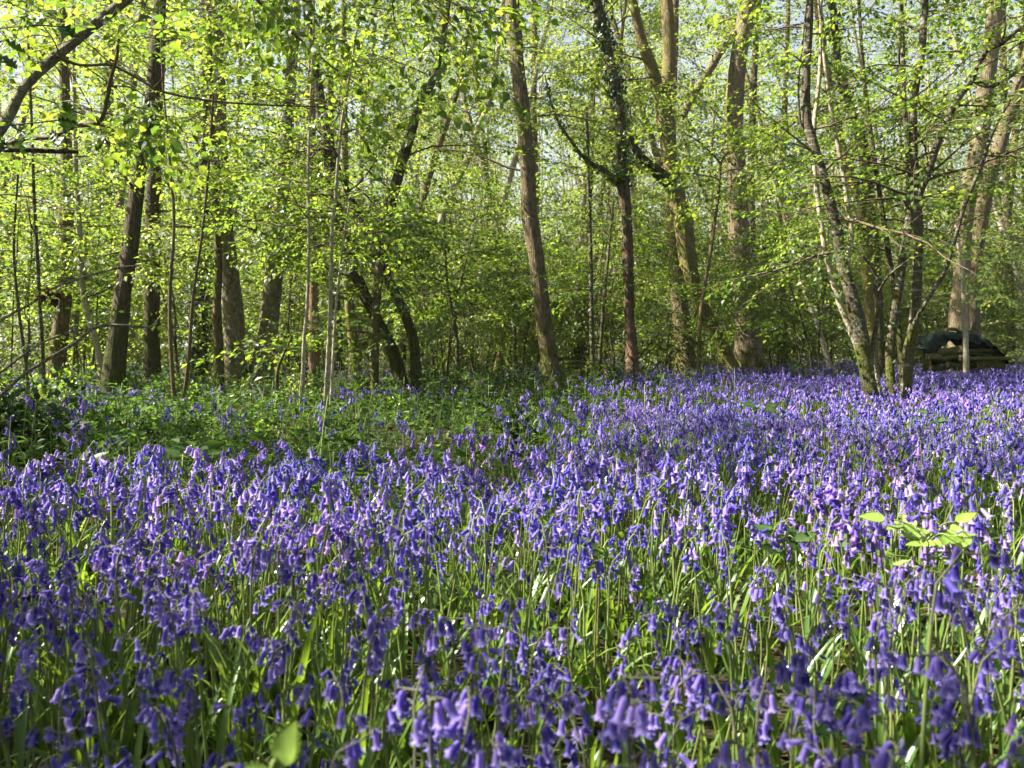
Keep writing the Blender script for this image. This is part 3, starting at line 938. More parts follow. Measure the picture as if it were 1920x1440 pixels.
    s = px_stem([(1812, 705, 11), (1811, 650, 10), (1809, 580, 10), (1806, 520, 9), (1800, 480, 7), (1792, 420, 5)], 14, 14)
    tree('sapling', 'thin grey sapling standing in front of the tarpaulin log pile', 'sapling', [s], 'pale_bark', flare=1, cl=[(0, far_cl(8, (1, 4), (.4, .9)))])
    s = px_stem([(1893, 645, 17), (1894, 560, 15), (1891, 450, 14), (1886, 300, 12), (1880, 0, 10)], 26, 26, 15)
    tree('woodland_tree', 'dark slim trunk right of the tarpaulin log pile at the right edge', 'tree', [s], 'dark_bark', leaf='wood_leaf', cl=[(0, far_cl(12, (3, 14), (1.2, 3), 'far'))])
    # left side
    s = px_stem([(104, 712, 34), (108, 670, 30), (113, 620, 28), (120, 560, 26), (124, 480, 23), (125, 400, 22), (125, 330, 20), (122, 200, 18), (116, 0, 15)], 11, 11, 13)
    tree('woodland_tree', 'brown trunk lit on its left flank, leftmost of the stout trunks', 'tree', [s], 'oak_bark', leaf='wood_leaf',
         cl=[(0, far_cl(10, (2, 6), (1, 2))), (0, far_cl(12, (6, 12), (1.2, 3), 'far'))])
    s = px_stem([(191, 708, 12), (186, 670, 12), (180, 637, 11), (170, 605, 11), (160, 570, 11), (154, 520, 10), (150, 450, 10), (146, 380, 9), (143, 333, 9), (140, 200, 7), (136, 0, 6)], 9.5, 9.5, 9)
    tree('sapling', 'wavy pale slender stem between the leftmost stout trunk and the leaning mossy trunk', 'sapling', [s], 'pale_bark', flare=1.1,
         cl=[(0, far_cl(12, (1.2, 5), (.6, 1.5))), (0, far_cl(6, (5, 9), (.8, 2), 'far'))])
    s = px_stem([(190, 700, 26), (193, 600, 24), (196, 480, 23), (200, 330, 22), (203, 200, 18), (206, 0, 15)], 18, 18, 13)
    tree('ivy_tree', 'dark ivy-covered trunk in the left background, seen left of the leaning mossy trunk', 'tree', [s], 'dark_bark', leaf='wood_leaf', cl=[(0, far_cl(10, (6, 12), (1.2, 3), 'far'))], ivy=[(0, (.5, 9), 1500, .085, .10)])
    s = px_stem([(82, 765, 9), (81, 700, 8), (78, 630, 8), (74, 570, 7), (70, 480, 6.5), (64, 380, 6), (60, 250, 5), (52, 60, 4), (50, 0, 4)], 6.5, 6.6, 5)
    s2 = px_stem([(55, 765, 7), (48, 680, 6), (36, 590, 6), (26, 480, 5), (30, 380, 4), (40, 250, 3.5)], 6.4, 6.2)
    tree('hazel_sapling', 'thin upright hazel sapling of two stems near the left edge', 'sapling', [s, s2], 'hazel_bark', sides=8, flare=1,
         cl=[(0, dict(n=14, hr=(1.3, 5), Lr=(.5, 1.2), kind='near', gap=.3, scale=(.5, .85))), (1, dict(n=8, hr=(1.3, 4), Lr=(.4, 1.0), kind='near', gap=.3, scale=(.5, .85)))])
    s = px_stem([(556, 812, 9), (561, 765, 9), (567, 720, 8.5), (570, 637, 7.5), (576, 570, 7), (579, 453, 6), (578, 380, 6), (578, 300, 5.5), (583, 167, 4.5), (588, 0, 4)], 6.0, 6.2, 5)
    tree('hazel_sapling', 'pale slender hazel sapling in the greenery, left one of a close pair', 'sapling', [s], 'pale_bark', sides=8, flare=1,
         cl=[(0, dict(n=16, hr=(1.3, 4.6), Lr=(.5, 1.3), kind='near', gap=.3, scale=(.5, .85)))])
    s = px_stem([(608, 808, 10), (611, 740, 9), (614, 687, 9), (619, 587, 8), (623, 420, 7), (628, 380, 7), (634, 300, 6.5), (641, 230, 6), (652, 165, 5), (668, 60, 4), (675, 0, 4)], 6.1, 6.1, 5)
    s2 = px_stem([(618, 800, 6), (623, 700, 6), (628, 600, 5), (640, 480, 4.5), (655, 380, 4)], 6.2, 6.6)
    tree('hazel_sapling', 'pale slender hazel sapling in the greenery, right one of a close pair', 'sapling', [s, s2], 'pale_bark', sides=8, flare=1,
         cl=[(0, dict(n=16, hr=(1.3, 4.6), Lr=(.5, 1.3), kind='near', gap=.3, scale=(.5, .85))), (1, dict(n=8, hr=(1.3, 3), Lr=(.4, .9), kind='near', gap=.3, scale=(.5, .85)))])
    s = px_stem([(520, 775, 7), (520, 700, 6.5), (533, 662, 5), (548, 630, 4)], 7.2, 7.0)
    tree('sapling', 'short bare leaning stick-like sapling at the foot of the twin grey trunks', 'sapling', [s], 'oak_bark', sides=6, flare=1, cl=[(0, dict(n=3, hr=(.5, 1), Lr=(.2, .4), kind='mid'))])
    s = px_stem([(330, 790, 9), (322, 690, 8), (318, 560, 7), (326, 420, 6), (318, 300, 5), (305, 150, 4), (300, 0, 4)], 6.8, 7.2, 5)
    s2 = px_stem([(338, 790, 8), (352, 690, 7), (362, 560, 6), (380, 430, 5), (392, 300, 4.5), (400, 180, 4)], 6.9, 6.4)
    tree('hazel_sapling', 'leafy hazel sapling with two dark stems right of the leaning mossy trunk', 'sapling', [s, s2], 'twig', sides=8, flare=1,
         cl=[(0, dict(n=13, hr=(1.9, 5), Lr=(.6, 1.4), kind='near', gap=.34, scale=(.5, .85))), (1, dict(n=10, hr=(1.9, 4), Lr=(.6, 1.3), kind='near', gap=.34, scale=(.5, .85)))])
    # thin stems, middle
    for (pts, Yd, lab) in [
        ([(856, 728, 8), (857, 640, 7.5), (848, 580, 6), (838, 520, 5), (832, 400, 4)], 11, 'twin thin stem with sunlit flank right of the dark forked coppice'),
        ([(1112, 708, 9), (1110, 640, 8.5), (1109, 587, 8), (1107, 453, 7), (1103, 330, 6), (1100, 200, 5)], 13, 'tall pole of pale hazel left of the torn reddish trunk'),
        ([(1123, 708, 8), (1128, 620, 7), (1135, 540, 6), (1142, 460, 5), (1150, 380, 4)], 13.3, 'pale hazel pole leaning right beside the central log stack'),
        ([(965, 712, 8), (966, 640, 7), (962, 560, 5), (958, 480, 4)], 15, 'thin upright sunlit stem close left of the tall central trunk'),
        ([(975, 712, 6), (985, 640, 5.5), (995, 580, 5), (1003, 520, 4)], 15.2, 'thin stem leaning right against the tall central trunk'),
    ]:
        tree('hazel_pole', lab, 'sapling', [px_stem(pts, Yd)], 'hazel_bark', sides=6, flare=1, cl=[(0, far_cl(12, (1.2, 6), (.5, 1.3)))], group='thin hazel poles in the middle distance')
    s = px_stem([(1076, 672, 22), (1081, 650, 15), (1087, 613, 13), (1096, 553, 11), (1102, 500, 10), (1105, 400, 8)], 21, 21, 8)
    tree('ivy_tree', 'small dark ivy-wrapped stem behind the central log stack', 'tree', [s], 'dark_bark', leaf='wood_leaf', cl=[(0, far_cl(8, (3, 8), (1, 2), 'far'))], ivy=[(0, (.2, 2.6), 500, .085, .05)])
    for k, (pts, Yd, H, bk, lab) in enumerate([
        ([(755, 650, 15), (770, 520, 14), (785, 420, 13), (800, 347, 12), (837, 233, 11), (860, 160, 10), (873, 83, 9), (887, 0, 9)], 19, 12, 'oak_bark', 'slender tree leaning right, directly behind the long fork of the dark coppice'),
        ([(790, 620, 14), (808, 500, 13), (833, 397, 13), (857, 340, 12), (880, 293, 12), (897, 240, 11), (920, 183, 10), (930, 117, 9), (940, 50, 9), (944, 0, 8)], 22, 13, 'pale_bark', 'pale slender tree leaning right with a high fork, left of the tall central trunk'),
        ([(672, 660, 12), (675, 480, 11), (677, 300, 10), (680, 200, 9), (697, 120, 8), (705, 0, 7)], 20, 13, 'pale_bark', 'upright pale slender tree seen behind the dark coppice stems'),
        ([(1005, 640, 15), (1004, 400, 14), (1000, 187, 13), (1003, 117, 12), (1000, 0, 11)], 24, 15, 'oak_bark', 'straight slender tree half hidden behind the tall central trunk'),
        ([(1080, 640, 12), (1090, 450, 11), (1100, 283, 10), (1107, 227, 9), (1113, 150, 8), (1115, 0, 7)], 23, 12, 'pale_bark', 'whitish slim tree left of the ivy-topped trunk'),
        ([(1470, 690, 14), (1468, 560, 13), (1462, 420, 12), (1470, 250, 11), (1478, 0, 9)], 21, 14, 'oak_bark', 'slim trunk between the stout pale oak and the grey hazel coppice'),
        ([(1560, 700, 10), (1530, 600, 9), (1508, 540, 8), (1480, 440, 7), (1440, 300, 6)], 17, None, 'pale_bark', 'thin pale stem leaning left between the stout pale oak and the hazel coppice'),
    ]):
        cl = [(0, far_cl(10, (3.0, 8), (1, 2.2), 'far'))] + ([(0, far_cl(12, (7, 14), (1.2, 2.6), 'bud'))] if H else [])
        tree('slender_tree', lab, 'tree', [px_stem(pts, Yd, None, H)], bk, sides=8, leaf='wood_leaf', cl=cl, group='slender trees of the middle distance')

    # near hazel at the left edge: pale bough across the top left, twigs hanging into the top of the frame
    Yn = 2.5
    bough = px_stem([(-900, 900, 46), (-640, 720, 44), (-420, 560, 38), (-200, 400, 28), (-80, 320, 24), (0, 245, 20), (45, 165, 17), (100, 110, 18), (150, 70, 16), (235, 0, 17), (340, -80, 15), (500, -190, 17), (700, -270, 14), (900, -310, 11), (1100, -320, 7)], 2.4, 3.1)
    elbow = px_stem([(-60, 310, 9), (40, 262, 8), (95, 258, 7), (140, 237, 8), (172, 233, 9), (190, 224, 8.5), (200, 190, 7), (207, 150, 6.5), (218, 112, 6), (224, 70, 4)], 2.55, 2.4)
    wand = px_stem([(105, 105, 6), (150, 122, 5.5), (205, 122, 5), (250, 142, 5), (300, 170, 4.5), (380, 187, 4), (480, 196, 3.5), (560, 199, 2.5), (610, 200, 2)], 2.5, 2.6)
    stub = px_stem([(-120, 272, 11), (-40, 278, 10), (40, 281, 9), (100, 283, 8.5), (147, 284, 8)], 2.3, 2.4)
    b0 = at(-900, 900, 2.4)
    def wstem(pts):
        Q = smooth_path(np.array(pts, float), 6)
        return Q[:, :3], Q[:, 3]
    up1 = wstem([(b0[0], b0[1], b0[2], .042), (-3.3, 2.1, 1.4, .036), (-3.2, 1.6, 2.4, .028), (-2.9, 1.2, 3.3, .02), (-2.6, 1.0, 4.2, .010)])  # out-of-frame stems, added so their crowns shade the foreground flowers
    up2 = wstem([(b0[0], b0[1], b0[2], .040), (-3.6, 1.8, 1.3, .034), (-3.9, 1.2, 2.3, .027), (-4.2, .7, 3.2, .02), (-4.4, .3, 4.0, .010)])
    # a thin high branch running over the middle of the frame
    over = px_stem([(500, -190, 10), (560, -150, 8), (640, -70, 6), (720, -30, 5), (800, -15, 4), (880, 20, 3)], 2.85, 2.6)
    k2 = dict(kind='near', gap=.22, scale=(.45, .75))
    hz = tree('hazel_tree', 'near hazel with a pale bough across the top left corner and leafy twigs hanging in', 'tree',
              [bough, up1, up2, elbow, wand, stub, over], 'grey_bark', sides=12, rough=.08, flare=1.0, ground=[0, 1, 2], barks={3: 'twig', 4: 'twig', 5: 'dark_bark', 6: 'twig'}, leaf='hazel_leaf',
              cl=[(0, dict(k2, n=17, hr=(1.95, 4), Lr=(.4, .9), elev=(-.5, .2))), (6, dict(k2, n=14, hr=(1.5, 4), Lr=(.2, .5), elev=(-.5, .2), sub=2)), (4, dict(k2, n=8, hr=(1, 3), Lr=(.15, .35), elev=(-.4, .5), sub=1)), (3, dict(k2, n=6, hr=(1, 3), Lr=(.15, .4), sub=1)),
                  (1, dict(n=22, hr=(1.6, 4.2), Lr=(.5, 1.0), kind='mid', gap=.25, az=(-2.7, -.5))), (2, dict(n=20, hr=(1.7, 4), Lr=(.5, 1.1), kind='mid', gap=.25, az=(-2.9, .6)))])
    # low arching bare shoots at the left edge
    c1 = px_stem([(-60, 790, 7), (0, 742, 7), (43, 703, 7), (100, 667, 6.5), (140, 643, 6), (180, 613, 5.5), (227, 610, 5), (280, 613, 4.5), (292, 603, 3.5), (304, 592, 2.5)], 3.6, 3.9)
    c2 = px_stem([(-50, 650, 6), (0, 602, 5.5), (57, 570, 5), (100, 540, 4.5), (167, 517, 4), (220, 503, 3.5), (262, 497, 3)], 3.8, 4.2)
    c3 = px_stem([(-60, 745, 5), (0, 700, 4.5), (67, 650, 4), (133, 622, 3.5), (187, 614, 2.5)], 3.7, 3.9)
    h1 = wstem([(-4.4, 3.7, 0, .035), (-4.5, 3.6, 1.2, .03), (-4.8, 3.5, 2.6, .025), (-4.9, 3.4, 4.4, .017), (-4.8, 3.2, 6.4, .006)])  # unseen upright stems, added tall to cast shade on the rear flower band
    h2 = wstem([(-4.35, 3.8, 0, .032), (-4.3, 4.1, 1.2, .027), (-4.5, 4.2, 2.6, .023), (-4.7, 4.3, 4.2, .016), (-4.8, 4.3, 6.0, .006)])
    c1 = (np.vstack([np.array([(-4.4, 3.7, .02), (-3.4, 3.62, .10)]), c1[0]]), np.concatenate([[.012, .010], c1[1]]))
    c2 = (np.vstack([np.array([(-4.4, 3.7, .05), (-3.5, 3.75, .35)]), c2[0]]), np.concatenate([[.012, .010], c2[1]]))
    c3 = (np.vstack([np.array([(-4.4, 3.7, .03), (-3.4, 3.68, .15)]), c3[0]]), np.concatenate([[.010, .008], c3[1]]))
    tree('hazel_tree', 'hazel at the left edge sending long bare grey shoots in above the brambles', 'tree', [c1, c2, c3, h1, h2], 'grey_bark', sides=7, flare=1, rough=.02, ground=[3, 4], base=(-4.4, 3.7, 0),
         cl=[(3, dict(n=32, hr=(1.2, 6.5), Lr=(.6, 1.2), kind='mid', gap=.27)), (4, dict(n=32, hr=(1.2, 6.2), Lr=(.6, 1.2), kind='mid', gap=.27)), (0, dict(n=2, hr=(.9, 2), Lr=(.06, .12), kind='near', sub=0, gap=.3, scale=(.4, .6))), (1, dict(n=3, hr=(.5, 2), Lr=(.06, .12), kind='near', sub=0, gap=.3, scale=(.4, .6))), (2, dict(n=2, hr=(.5, 2), Lr=(.06, .12), kind='near', sub=0, gap=.3, scale=(.4, .6)))])


build_trees()

# ------------------------------------------------------------------ understory shrubs and background trees
LAND = [(112, 'the leftmost stout trunk'), (215, 'the leaning mossy trunk'), (287, 'the upright dark trunk'), (462, 'the twin grey trunks'), (589, 'the slim brown trunk'),
        (745, 'the dark forked coppice'), (858, 'the twin thin stem'), (1020, 'the tall central trunk'), (1110, 'the pale hazel pole'), (1180, 'the ivy-topped trunk'), (1285, 'the golden mossy oak'),
        (1398, 'the stout pale oak'), (1470, 'the slim centre-right trunk'), (1560, 'the thin pale leaning stem'), (1660, 'the grey hazel coppice'), (1812, 'the tarpaulin log pile'), (1893, 'the dark slim right-edge trunk')]


def place_label(kind, px, Y, h):
    j = min(range(len(LAND)), key=lambda i: abs(LAND[i][0] - px))
    lx, ln = LAND[j]
    d = px - lx
    side = 'behind' if abs(d) < 16 else ('left of' if d < 0 else 'right of')
    dep = 'close by' if Y < 17 else ('farther off' if Y < 24 else 'far back')
    size = 'low' if h < 4 else ('tall' if h > 6 else 'medium')
    for extra in ('', 'slightly nearer', 'slightly farther', 'paler-leaved', 'thinner', 'fuller', 'lower-branching', 'wispier', 'narrower'):
        lab = f"{(extra + ' ') if extra else ''}{size} {kind} {dep}, {side} {ln}"
        if lab not in LABELS:
            LABELS.add(lab)
            return lab
    return lab


def shrub(px, Y, h, nst, lean=.5, kind='mid', n=9, L=(.6, 1.4), leaf='hazel_leaf', scale=(.8, 1.25)):
    b = at(px, 700, Y)
    b[2] = gz(b[0], b[1])
    st = []
    for i in range(nst):
        a = R.uniform(0, 6.28)
        l = R.uniform(.05, lean)
        d = norm(np.array([math.cos(a) * l, math.sin(a) * l, 1]))
        hh = h * R.uniform(.65, 1.0)
        p = b + np.array([math.cos(a), math.sin(a), 0]) * R.uniform(.02, .18)
        pts = [p + np.array([0, 0, -.05])]
        k = 7
        for _ in range(k):
            d = norm(d + R.normal(0, .07, 3))
            pts.append(pts[-1] + d * hh / k)
        r0 = R.uniform(.010, .028)
        pts = np.array(pts)
        rad = np.linspace(r0, .004, len(pts))
        Q = smooth_path(np.column_stack([pts, rad]), 3)
        st.append((Q[:, :3], Q[:, 3]))
    root = thing('hazel_shrub', place_label('green hazel bush', px, Y, h), 'shrub', b, 'hazel bushes of the understory')
    a, ba, la = Acc(), Acc(), Acc()
    for p, r in st:
        a_ = Acc()
        tube(a, p, r, 5)
        clothe(p, r, ba, la, ba, n=n, hr=(b[2] + (max(.8, h * .2) if Y < 17 else .3), 99), Lr=L, kind=kind, sub=2, gap=.34, bside=3, scale=scale, elev=(-.15, .5), leafy=1.0 if kind == 'mid' else .58)
    a.build('stems', M['oak_bark'] if R.random() < .5 else M['hazel_bark'], root, b)
    ba.build('branches', M['twig'], root, b)
    la.build('crown', M[leaf], root, b, smooth=False)


def mid_tree(px, Y, H, r, kind='far', n=17, leaf='wood_leaf', low=.42):
    b = at(px, 700, Y)
    b[2] = gz(b[0], b[1])
    pts = [b + np.array([0, 0, -.08])]
    d = norm(np.array([R.normal(0, .12), R.normal(0, .08), 1]))
    k = 10
    for _ in range(k):
        d = norm(d + R.normal(0, .05, 3) + (0, 0, .03))
        pts.append(pts[-1] + d * H / k)
    rad = r * np.linspace(1, .18, k + 1) ** .8
    Q = smooth_path(np.column_stack([pts, rad]), 4)
    root = thing('woodland_tree', place_label('slim background tree', px, Y, H), 'tree', b, 'background trees of the wood')
    a, ba, la = Acc(), Acc(), Acc()
    tube(a, Q[:, :3], Q[:, 3], 8, rough=.05)
    clothe(Q[:, :3], Q[:, 3], ba, la, ba, n=n, hr=(H * low, H), Lr=(1.2, H * .22), kind=kind, sub=4, gap=.5, bside=3, elev=(.1, .9), up=.3, scale=(.8, 1.3), thin=False)
    a.build('trunk', M[R.choice(['oak_bark', 'dark_bark', 'pale_bark', 'beech_bark', 'mossy_bark'])], root, b)
    ba.build('branches', M['twig'], root, b)
    la.build('crown', M[leaf], root, b, smooth=False)


def build_background():
    # understory hazel: nearer row to farther rows
    for px, Y, h, ns in [(20, 9.5, 3.6, 4), (160, 12.5, 4.2, 5), (345, 12.8, 3.8, 4), (545, 13.0, 4.0, 4), (835, 14.0, 4.6, 5), (905, 15.5, 5.2, 5), (1085, 16.0, 5.0, 5), (1150, 14.0, 3.4, 3), (1235, 17.5, 5.2, 5), (1345, 18.0, 5.4, 4), (1455, 15.5, 4.4, 4), (1530, 13.0, 3.8, 4)]:
        shrub(px, Y, h, ns)
    for px in np.linspace(-20, 1940, 22):
        shrub(px + R.normal(0, 25), R.uniform(18, 23), R.uniform(4.5, 6.5), 5, kind='far', n=8, L=(.8, 1.8), leaf='wood_leaf')
    for px in np.linspace(-20, 1940, 19):
        shrub(px + R.normal(0, 30), R.uniform(25, 34), R.uniform(5.5, 9), 5, kind='far', n=9, L=(1.0, 2.2), leaf='wood_leaf', scale=(1.0, 1.5))
    for px in np.linspace(-40, 1960, 26):
        mid_tree(px + R.normal(0, 25), R.uniform(20, 40), R.uniform(12, 18), R.uniform(.06, .17))


build_background()


def build_wood_behind():  # unseen trees behind the camera, added to block sky fill
    rng = np.random.default_rng(8)
    a = Acc()
    P = []
    for i in range(34):
        x, y = rng.uniform(-16, 16), rng.uniform(-15, -3.5)
        H = rng.uniform(9, 15)
        p = np.array([[x, y, -.1], [x + rng.normal(0, .4), y, H * .5], [x + rng.normal(0, .9), y + rng.normal(0, .5), H]])
        tube(a, smooth_path(p, 4), np.linspace(rng.uniform(.08, .2), .03, 9), 8, 0, .05)
        for _ in range(60):
            P.append(np.array([x, y, 0]) + rng.normal(0, 1, 3) * (1.8, 1.8, 0) + (0, 0, rng.uniform(.15, 1) * H))
    P = (np.array(P)[:, None] + rng.normal(0, .55, (len(P), 40, 3))).reshape(-1, 3)
    P = P[(P[:, 2] > .3) & (P[:, 1] < -2.2)]
    B = basis(rng.normal(0, 1, (len(P), 3)) * (1, 1, .5), rng.normal(0, .7, len(P))) * rng.uniform(.10, .18, len(P))[:, None, None]
    a.rep(QUAD_V, QUAD_F, B, P, 1)
    o = a.build('sky_blocking_wood', [M['oak_bark'], M['wood_leaf']], smooth=False)
    tag(o, 'mass of unseen woodland added behind the viewer to hold back skylight', 'woodland', kind='stuff')


build_wood_behind()


def build_far_wood():
    rng = np.random.default_rng(5)
    a = Acc()
    n = 420
    Y = rng.uniform(42, 95, n)
    X = rng.uniform(-1, 1, n) * (Y * .75 + 8)
    for x, y in zip(X, Y):
        H = rng.uniform(13, 22)
        p = np.array([[x, y, -.2], [x + rng.normal(0, .5), y, H * .4], [x + rng.normal(0, 1.2), y + rng.normal(0, .5), H]])
        tube(a, smooth_path(p, 2), np.linspace(rng.uniform(.08, .22), .03, 5), 5, int(rng.integers(0, 2)))
        for _ in range(7):
            j = p[1] + (p[2] - p[1]) * rng.random()
            d = norm(np.array([rng.normal(), rng.normal(), rng.uniform(.6, 1.4)]))
            tube(a, np.array([j, j + d * 1.5, j + d * 3 + (0, 0, .5)]), [.04, .03, .012], 3, int(rng.integers(0, 2)))
    # leaf masses hung in clumps, thinning out upward
    nc = 17000
    Yc = rng.uniform(40, 95, nc)
    Xc = rng.uniform(-1, 1, nc) * (Yc * .75 + 8)
    Zc = np.abs(rng.normal(0, 10.5, nc)) + .3
    per = 34
    P = np.stack([Xc, Yc, Zc], 1)[:, None] + rng.normal(0, 1, (nc, per, 3)) * (.9, .9, .55)
    P = P.reshape(-1, 3)
    P[:, 2] = np.abs(P[:, 2])
    d = norm(rng.normal(0, 1, (len(P), 3)) * (1, 1, .5))
    B = basis(d, rng.normal(0, .8, len(P))) * rng.uniform(.12, .22, len(P))[:, None, None]
    a.rep(QUAD_V, QUAD_F, B, P, 2)
    o = a.build('far_woodland', [M['oak_bark'], M['pale_bark'], M['wood_leaf']], smooth=False)
    tag(o, 'green mass of far woodland closing off the view behind the trees', 'woodland', kind='stuff')


build_far_wood()


# ------------------------------------------------------------------ bluebells
def bell_template(lod):
    """hanging bell along -Z from the origin, length 1"""
    if lod == 0:
        A = Acc()
        ns = 12
        a = np.arange(ns) / ns * 2 * np.pi
        ridge = np.where(np.arange(ns) % 2 == 0, 1.0, .9)
        rings = [(0, .05), (-.05, .125), (-.20, .17), (-.5, .18), (-.74, .19), (-.85, .235)]
        V = np.concatenate([np.stack([np.cos(a) * r * ridge, np.sin(a) * r * ridge, np.full(ns, z)], 1) for z, r in rings])
        q = []
        for i in range(len(rings) - 1):
            for j in range(ns):
                k = (j + 1) % ns
                q.append((i * ns + j, (i + 1) * ns + j, (i + 1) * ns + k, i * ns + k))
        base = (len(rings) - 1) * ns
        tips, tq, tt = [], [], []
        for m in range(6):
            c = m * 2
            b = a[c]
            l, r = base + (c - 1) % ns, base + (c + 1) % ns
            n0 = len(V) + len(tips)
            for (z, rr, da) in ((-.94, .34, -.24), (-.96, .35, 0), (-.94, .34, .24), (-.86, .47, 0)):
                tips.append((math.cos(b + da) * rr, math.sin(b + da) * rr, z))
            tq += [(l, n0, n0 + 1, base + c), (base + c, n0 + 1, n0 + 2, r)]
            tt += [(n0, n0 + 3, n0 + 1), (n0 + 1, n0 + 3, n0 + 2)]
        return np.vstack([V, tips]), [np.array(q + tq), np.array(tt)]
    ns = {1: 6, 2: 4, 3: 3}[lod]
    a = np.arange(ns) / ns * 2 * np.pi
    rings = {1: [(0, .06), (-.15, .165), (-.78, .20), (-.97, .39)], 2: [(0, .10), (-.2, .20), (-.98, .34)], 3: [(0, .2), (-1, .40)]}[lod]
    V = np.concatenate([np.stack([np.cos(a) * r, np.sin(a) * r, np.full(ns, z)], 1) for z, r in rings])
    q = [(i * ns + j, (i + 1) * ns + j, (i + 1) * ns + (j + 1) % ns, i * ns + (j + 1) % ns) for i in range(len(rings) - 1) for j in range(ns)]
    return V, [np.array(q)]


BELL = {i: bell_template(i) for i in range(4)}


def strap_template(L, w, arch, seg, lod, rng):
    """long narrow keeled leaf rising from the origin and arching toward +X"""
    t = np.linspace(0, 1, seg + 1)
    th = math.radians(rng.uniform(4, 16)) + arch * t ** 1.8
    x = np.concatenate([[0], np.cumsum(np.sin((th[1:] + th[:-1]) / 2) * L / seg)])
    z = np.concatenate([[0], np.cumsum(np.cos((th[1:] + th[:-1]) / 2) * L / seg)])
    wid = w * np.minimum(1, .55 + 1.5 * t) * np.clip((1 - t) * 3.2, 0, 1) ** .7
    tw = rng.normal(0, .3) * t
    V, nx, nz = [], -np.cos(th), np.sin(th)
    if lod == 0:
        for i in range(seg + 1):
            for s in (-1, 0, 1):
                k = .22 * wid[i] * abs(s)
                V.append((x[i] + nx[i] * k, s * wid[i] / 2 * math.cos(tw[i]) + .2 * tw[i] * L * t[i] * .3, z[i] + nz[i] * k + s * wid[i] / 2 * math.sin(tw[i])))
        c = 3
    else:
        for i in range(seg + 1):
            for s in (-1, 1):
                V.append((x[i], s * wid[i] / 2, z[i]))
        c = 2
    q = [(i * c + j, i * c + j + 1, (i + 1) * c + j + 1, (i + 1) * c + j) for i in range(seg) for j in range(c - 1)]
    return np.array(V), [np.array(q)]


def plant_plan(rng, h, nb):
    """stem curve and bell placements of one bluebell; it nods to +X"""
    k = 12
    t = np.linspace(0, 1, k + 1)
    lean = rng.normal(0, .09)
    nod = rng.uniform(.9, 2.1)
    th = lean + .10 * t + nod * np.clip((t - .82) / .18, 0, 1) ** 1.3
    L = h * 1.07
    x = np.concatenate([[0], np.cumsum(np.sin((th[1:] + th[:-1]) / 2) * L / k)])
    z = np.concatenate([[0], np.cumsum(np.cos((th[1:] + th[:-1]) / 2) * L / k)])
    y = np.cumsum(rng.normal(0, .0016, k + 1))
    pts = np.stack([x, y, z], 1)
    bells = []
    zone = rng.uniform(.17, .29)
    for i in range(nb):
        tt = 1 - zone * (i + .15) / nb
        j = min(int(tt * k), k - 1)
        p = pts[j] + (pts[j + 1] - pts[j]) * (tt * k - j)
        yaw = rng.normal(0, 1.1)
        o = np.array([math.cos(yaw), math.sin(yaw), 0])
        ped = rng.uniform(.005, .012) * (1 if i else .3)
        q = p + o * ped + np.array([0, 0, .002])
        tilt = abs(rng.normal(.25, .2))
        if rng.random() < .10:
            tilt += .8
        ax = norm(o * math.sin(tilt) + np.array([0, 0, -math.cos(tilt)]))
        size = rng.uniform(.0140, .0175) * (.62 if i == 0 else (.82 if i == 1 else 1))
        bells.append((p, q, ax, size, rng.uniform(0, 6.28)))
    return pts, bells


def bell_basis(ax, spin):
    """frame whose -Z is the bell axis"""
    zc = -ax
    x = norm(np.cross((0.3, 1, .1), zc))
    y = np.cross(zc, x)
    c, s = math.cos(spin), math.sin(spin)
    return np.stack([x * c + y * s, y * c - x * s, zc], 1)


def plant_template(rng, lod, h, nb, nl):
    """three (verts, faces) templates of a whole plant: petals, stem, leaves"""
    pts, bells = plant_plan(rng, h, nb)
    pa, sa, la = Acc(), Acc(), Acc()
    bv, bf = BELL[lod]
    big = {0: 1.05, 1: 1.2, 2: 1.4, 3: 1.7}[lod]
    for p, q, ax, size, spin in bells:
        pa.rep(bv * size * big, bf, bell_basis(ax, spin)[None], [q])
        if lod <= 1:
            tube(sa, np.array([p, (p + q) / 2 + (0, 0, .002), q]), .0008, 3)
    step = {0: 1, 1: 2, 2: 4, 3: 6}[lod]
    tube(sa, pts[::step], np.linspace(.0028, .0012, len(pts[::step])) * (1 if lod < 2 else 1.4), {0: 6, 1: 4, 2: 3, 3: 3}[lod])
    for i in range(nl):
        v, f = strap_template(rng.uniform(.13, .25), rng.uniform(.007, .012) * (1 if lod < 3 else 1.5), rng.uniform(.4, 1.7), {0: 7, 1: 5, 2: 3, 3: 2}[lod], 0 if lod == 0 else 1, rng)
        la.rep(v, f, rotz(rng.uniform(0, 6.28)), [(0, 0, -.02)])
    pk = lambda A: (np.concatenate(A.v), _merge(A.f)) if A.v else None
    return pk(pa), pk(sa), pk(la)


def flower_density(x, y):
    xb = np.interp(y, [2.0, 2.3, 2.6, 3.2, 5, 8, 12, 18, 24], [-9, -.75, -.35, .05, .55, 1.7, 2.7, 3.3, 3.0])
    soft = 1 / (1 + np.exp(-(x - xb) / (.06 * y)))
    patch = .5 + .5 * np.sin(x * 1.3 + 2 * np.sin(y * .55)) * np.sin(y * .9 + x * .4)
    back = np.where(y > 6.5, .06 + .6 * (patch > .58), .07) * np.where(x < -.8 - .02 * y, 1, .5)
    d = np.maximum(soft, back * (1 - soft))
    return d * (.66 + .34 * np.sin(x * 3.1 + 1.7 * np.sin(y * 2.3)) * np.sin(y * 2.7 + 1))


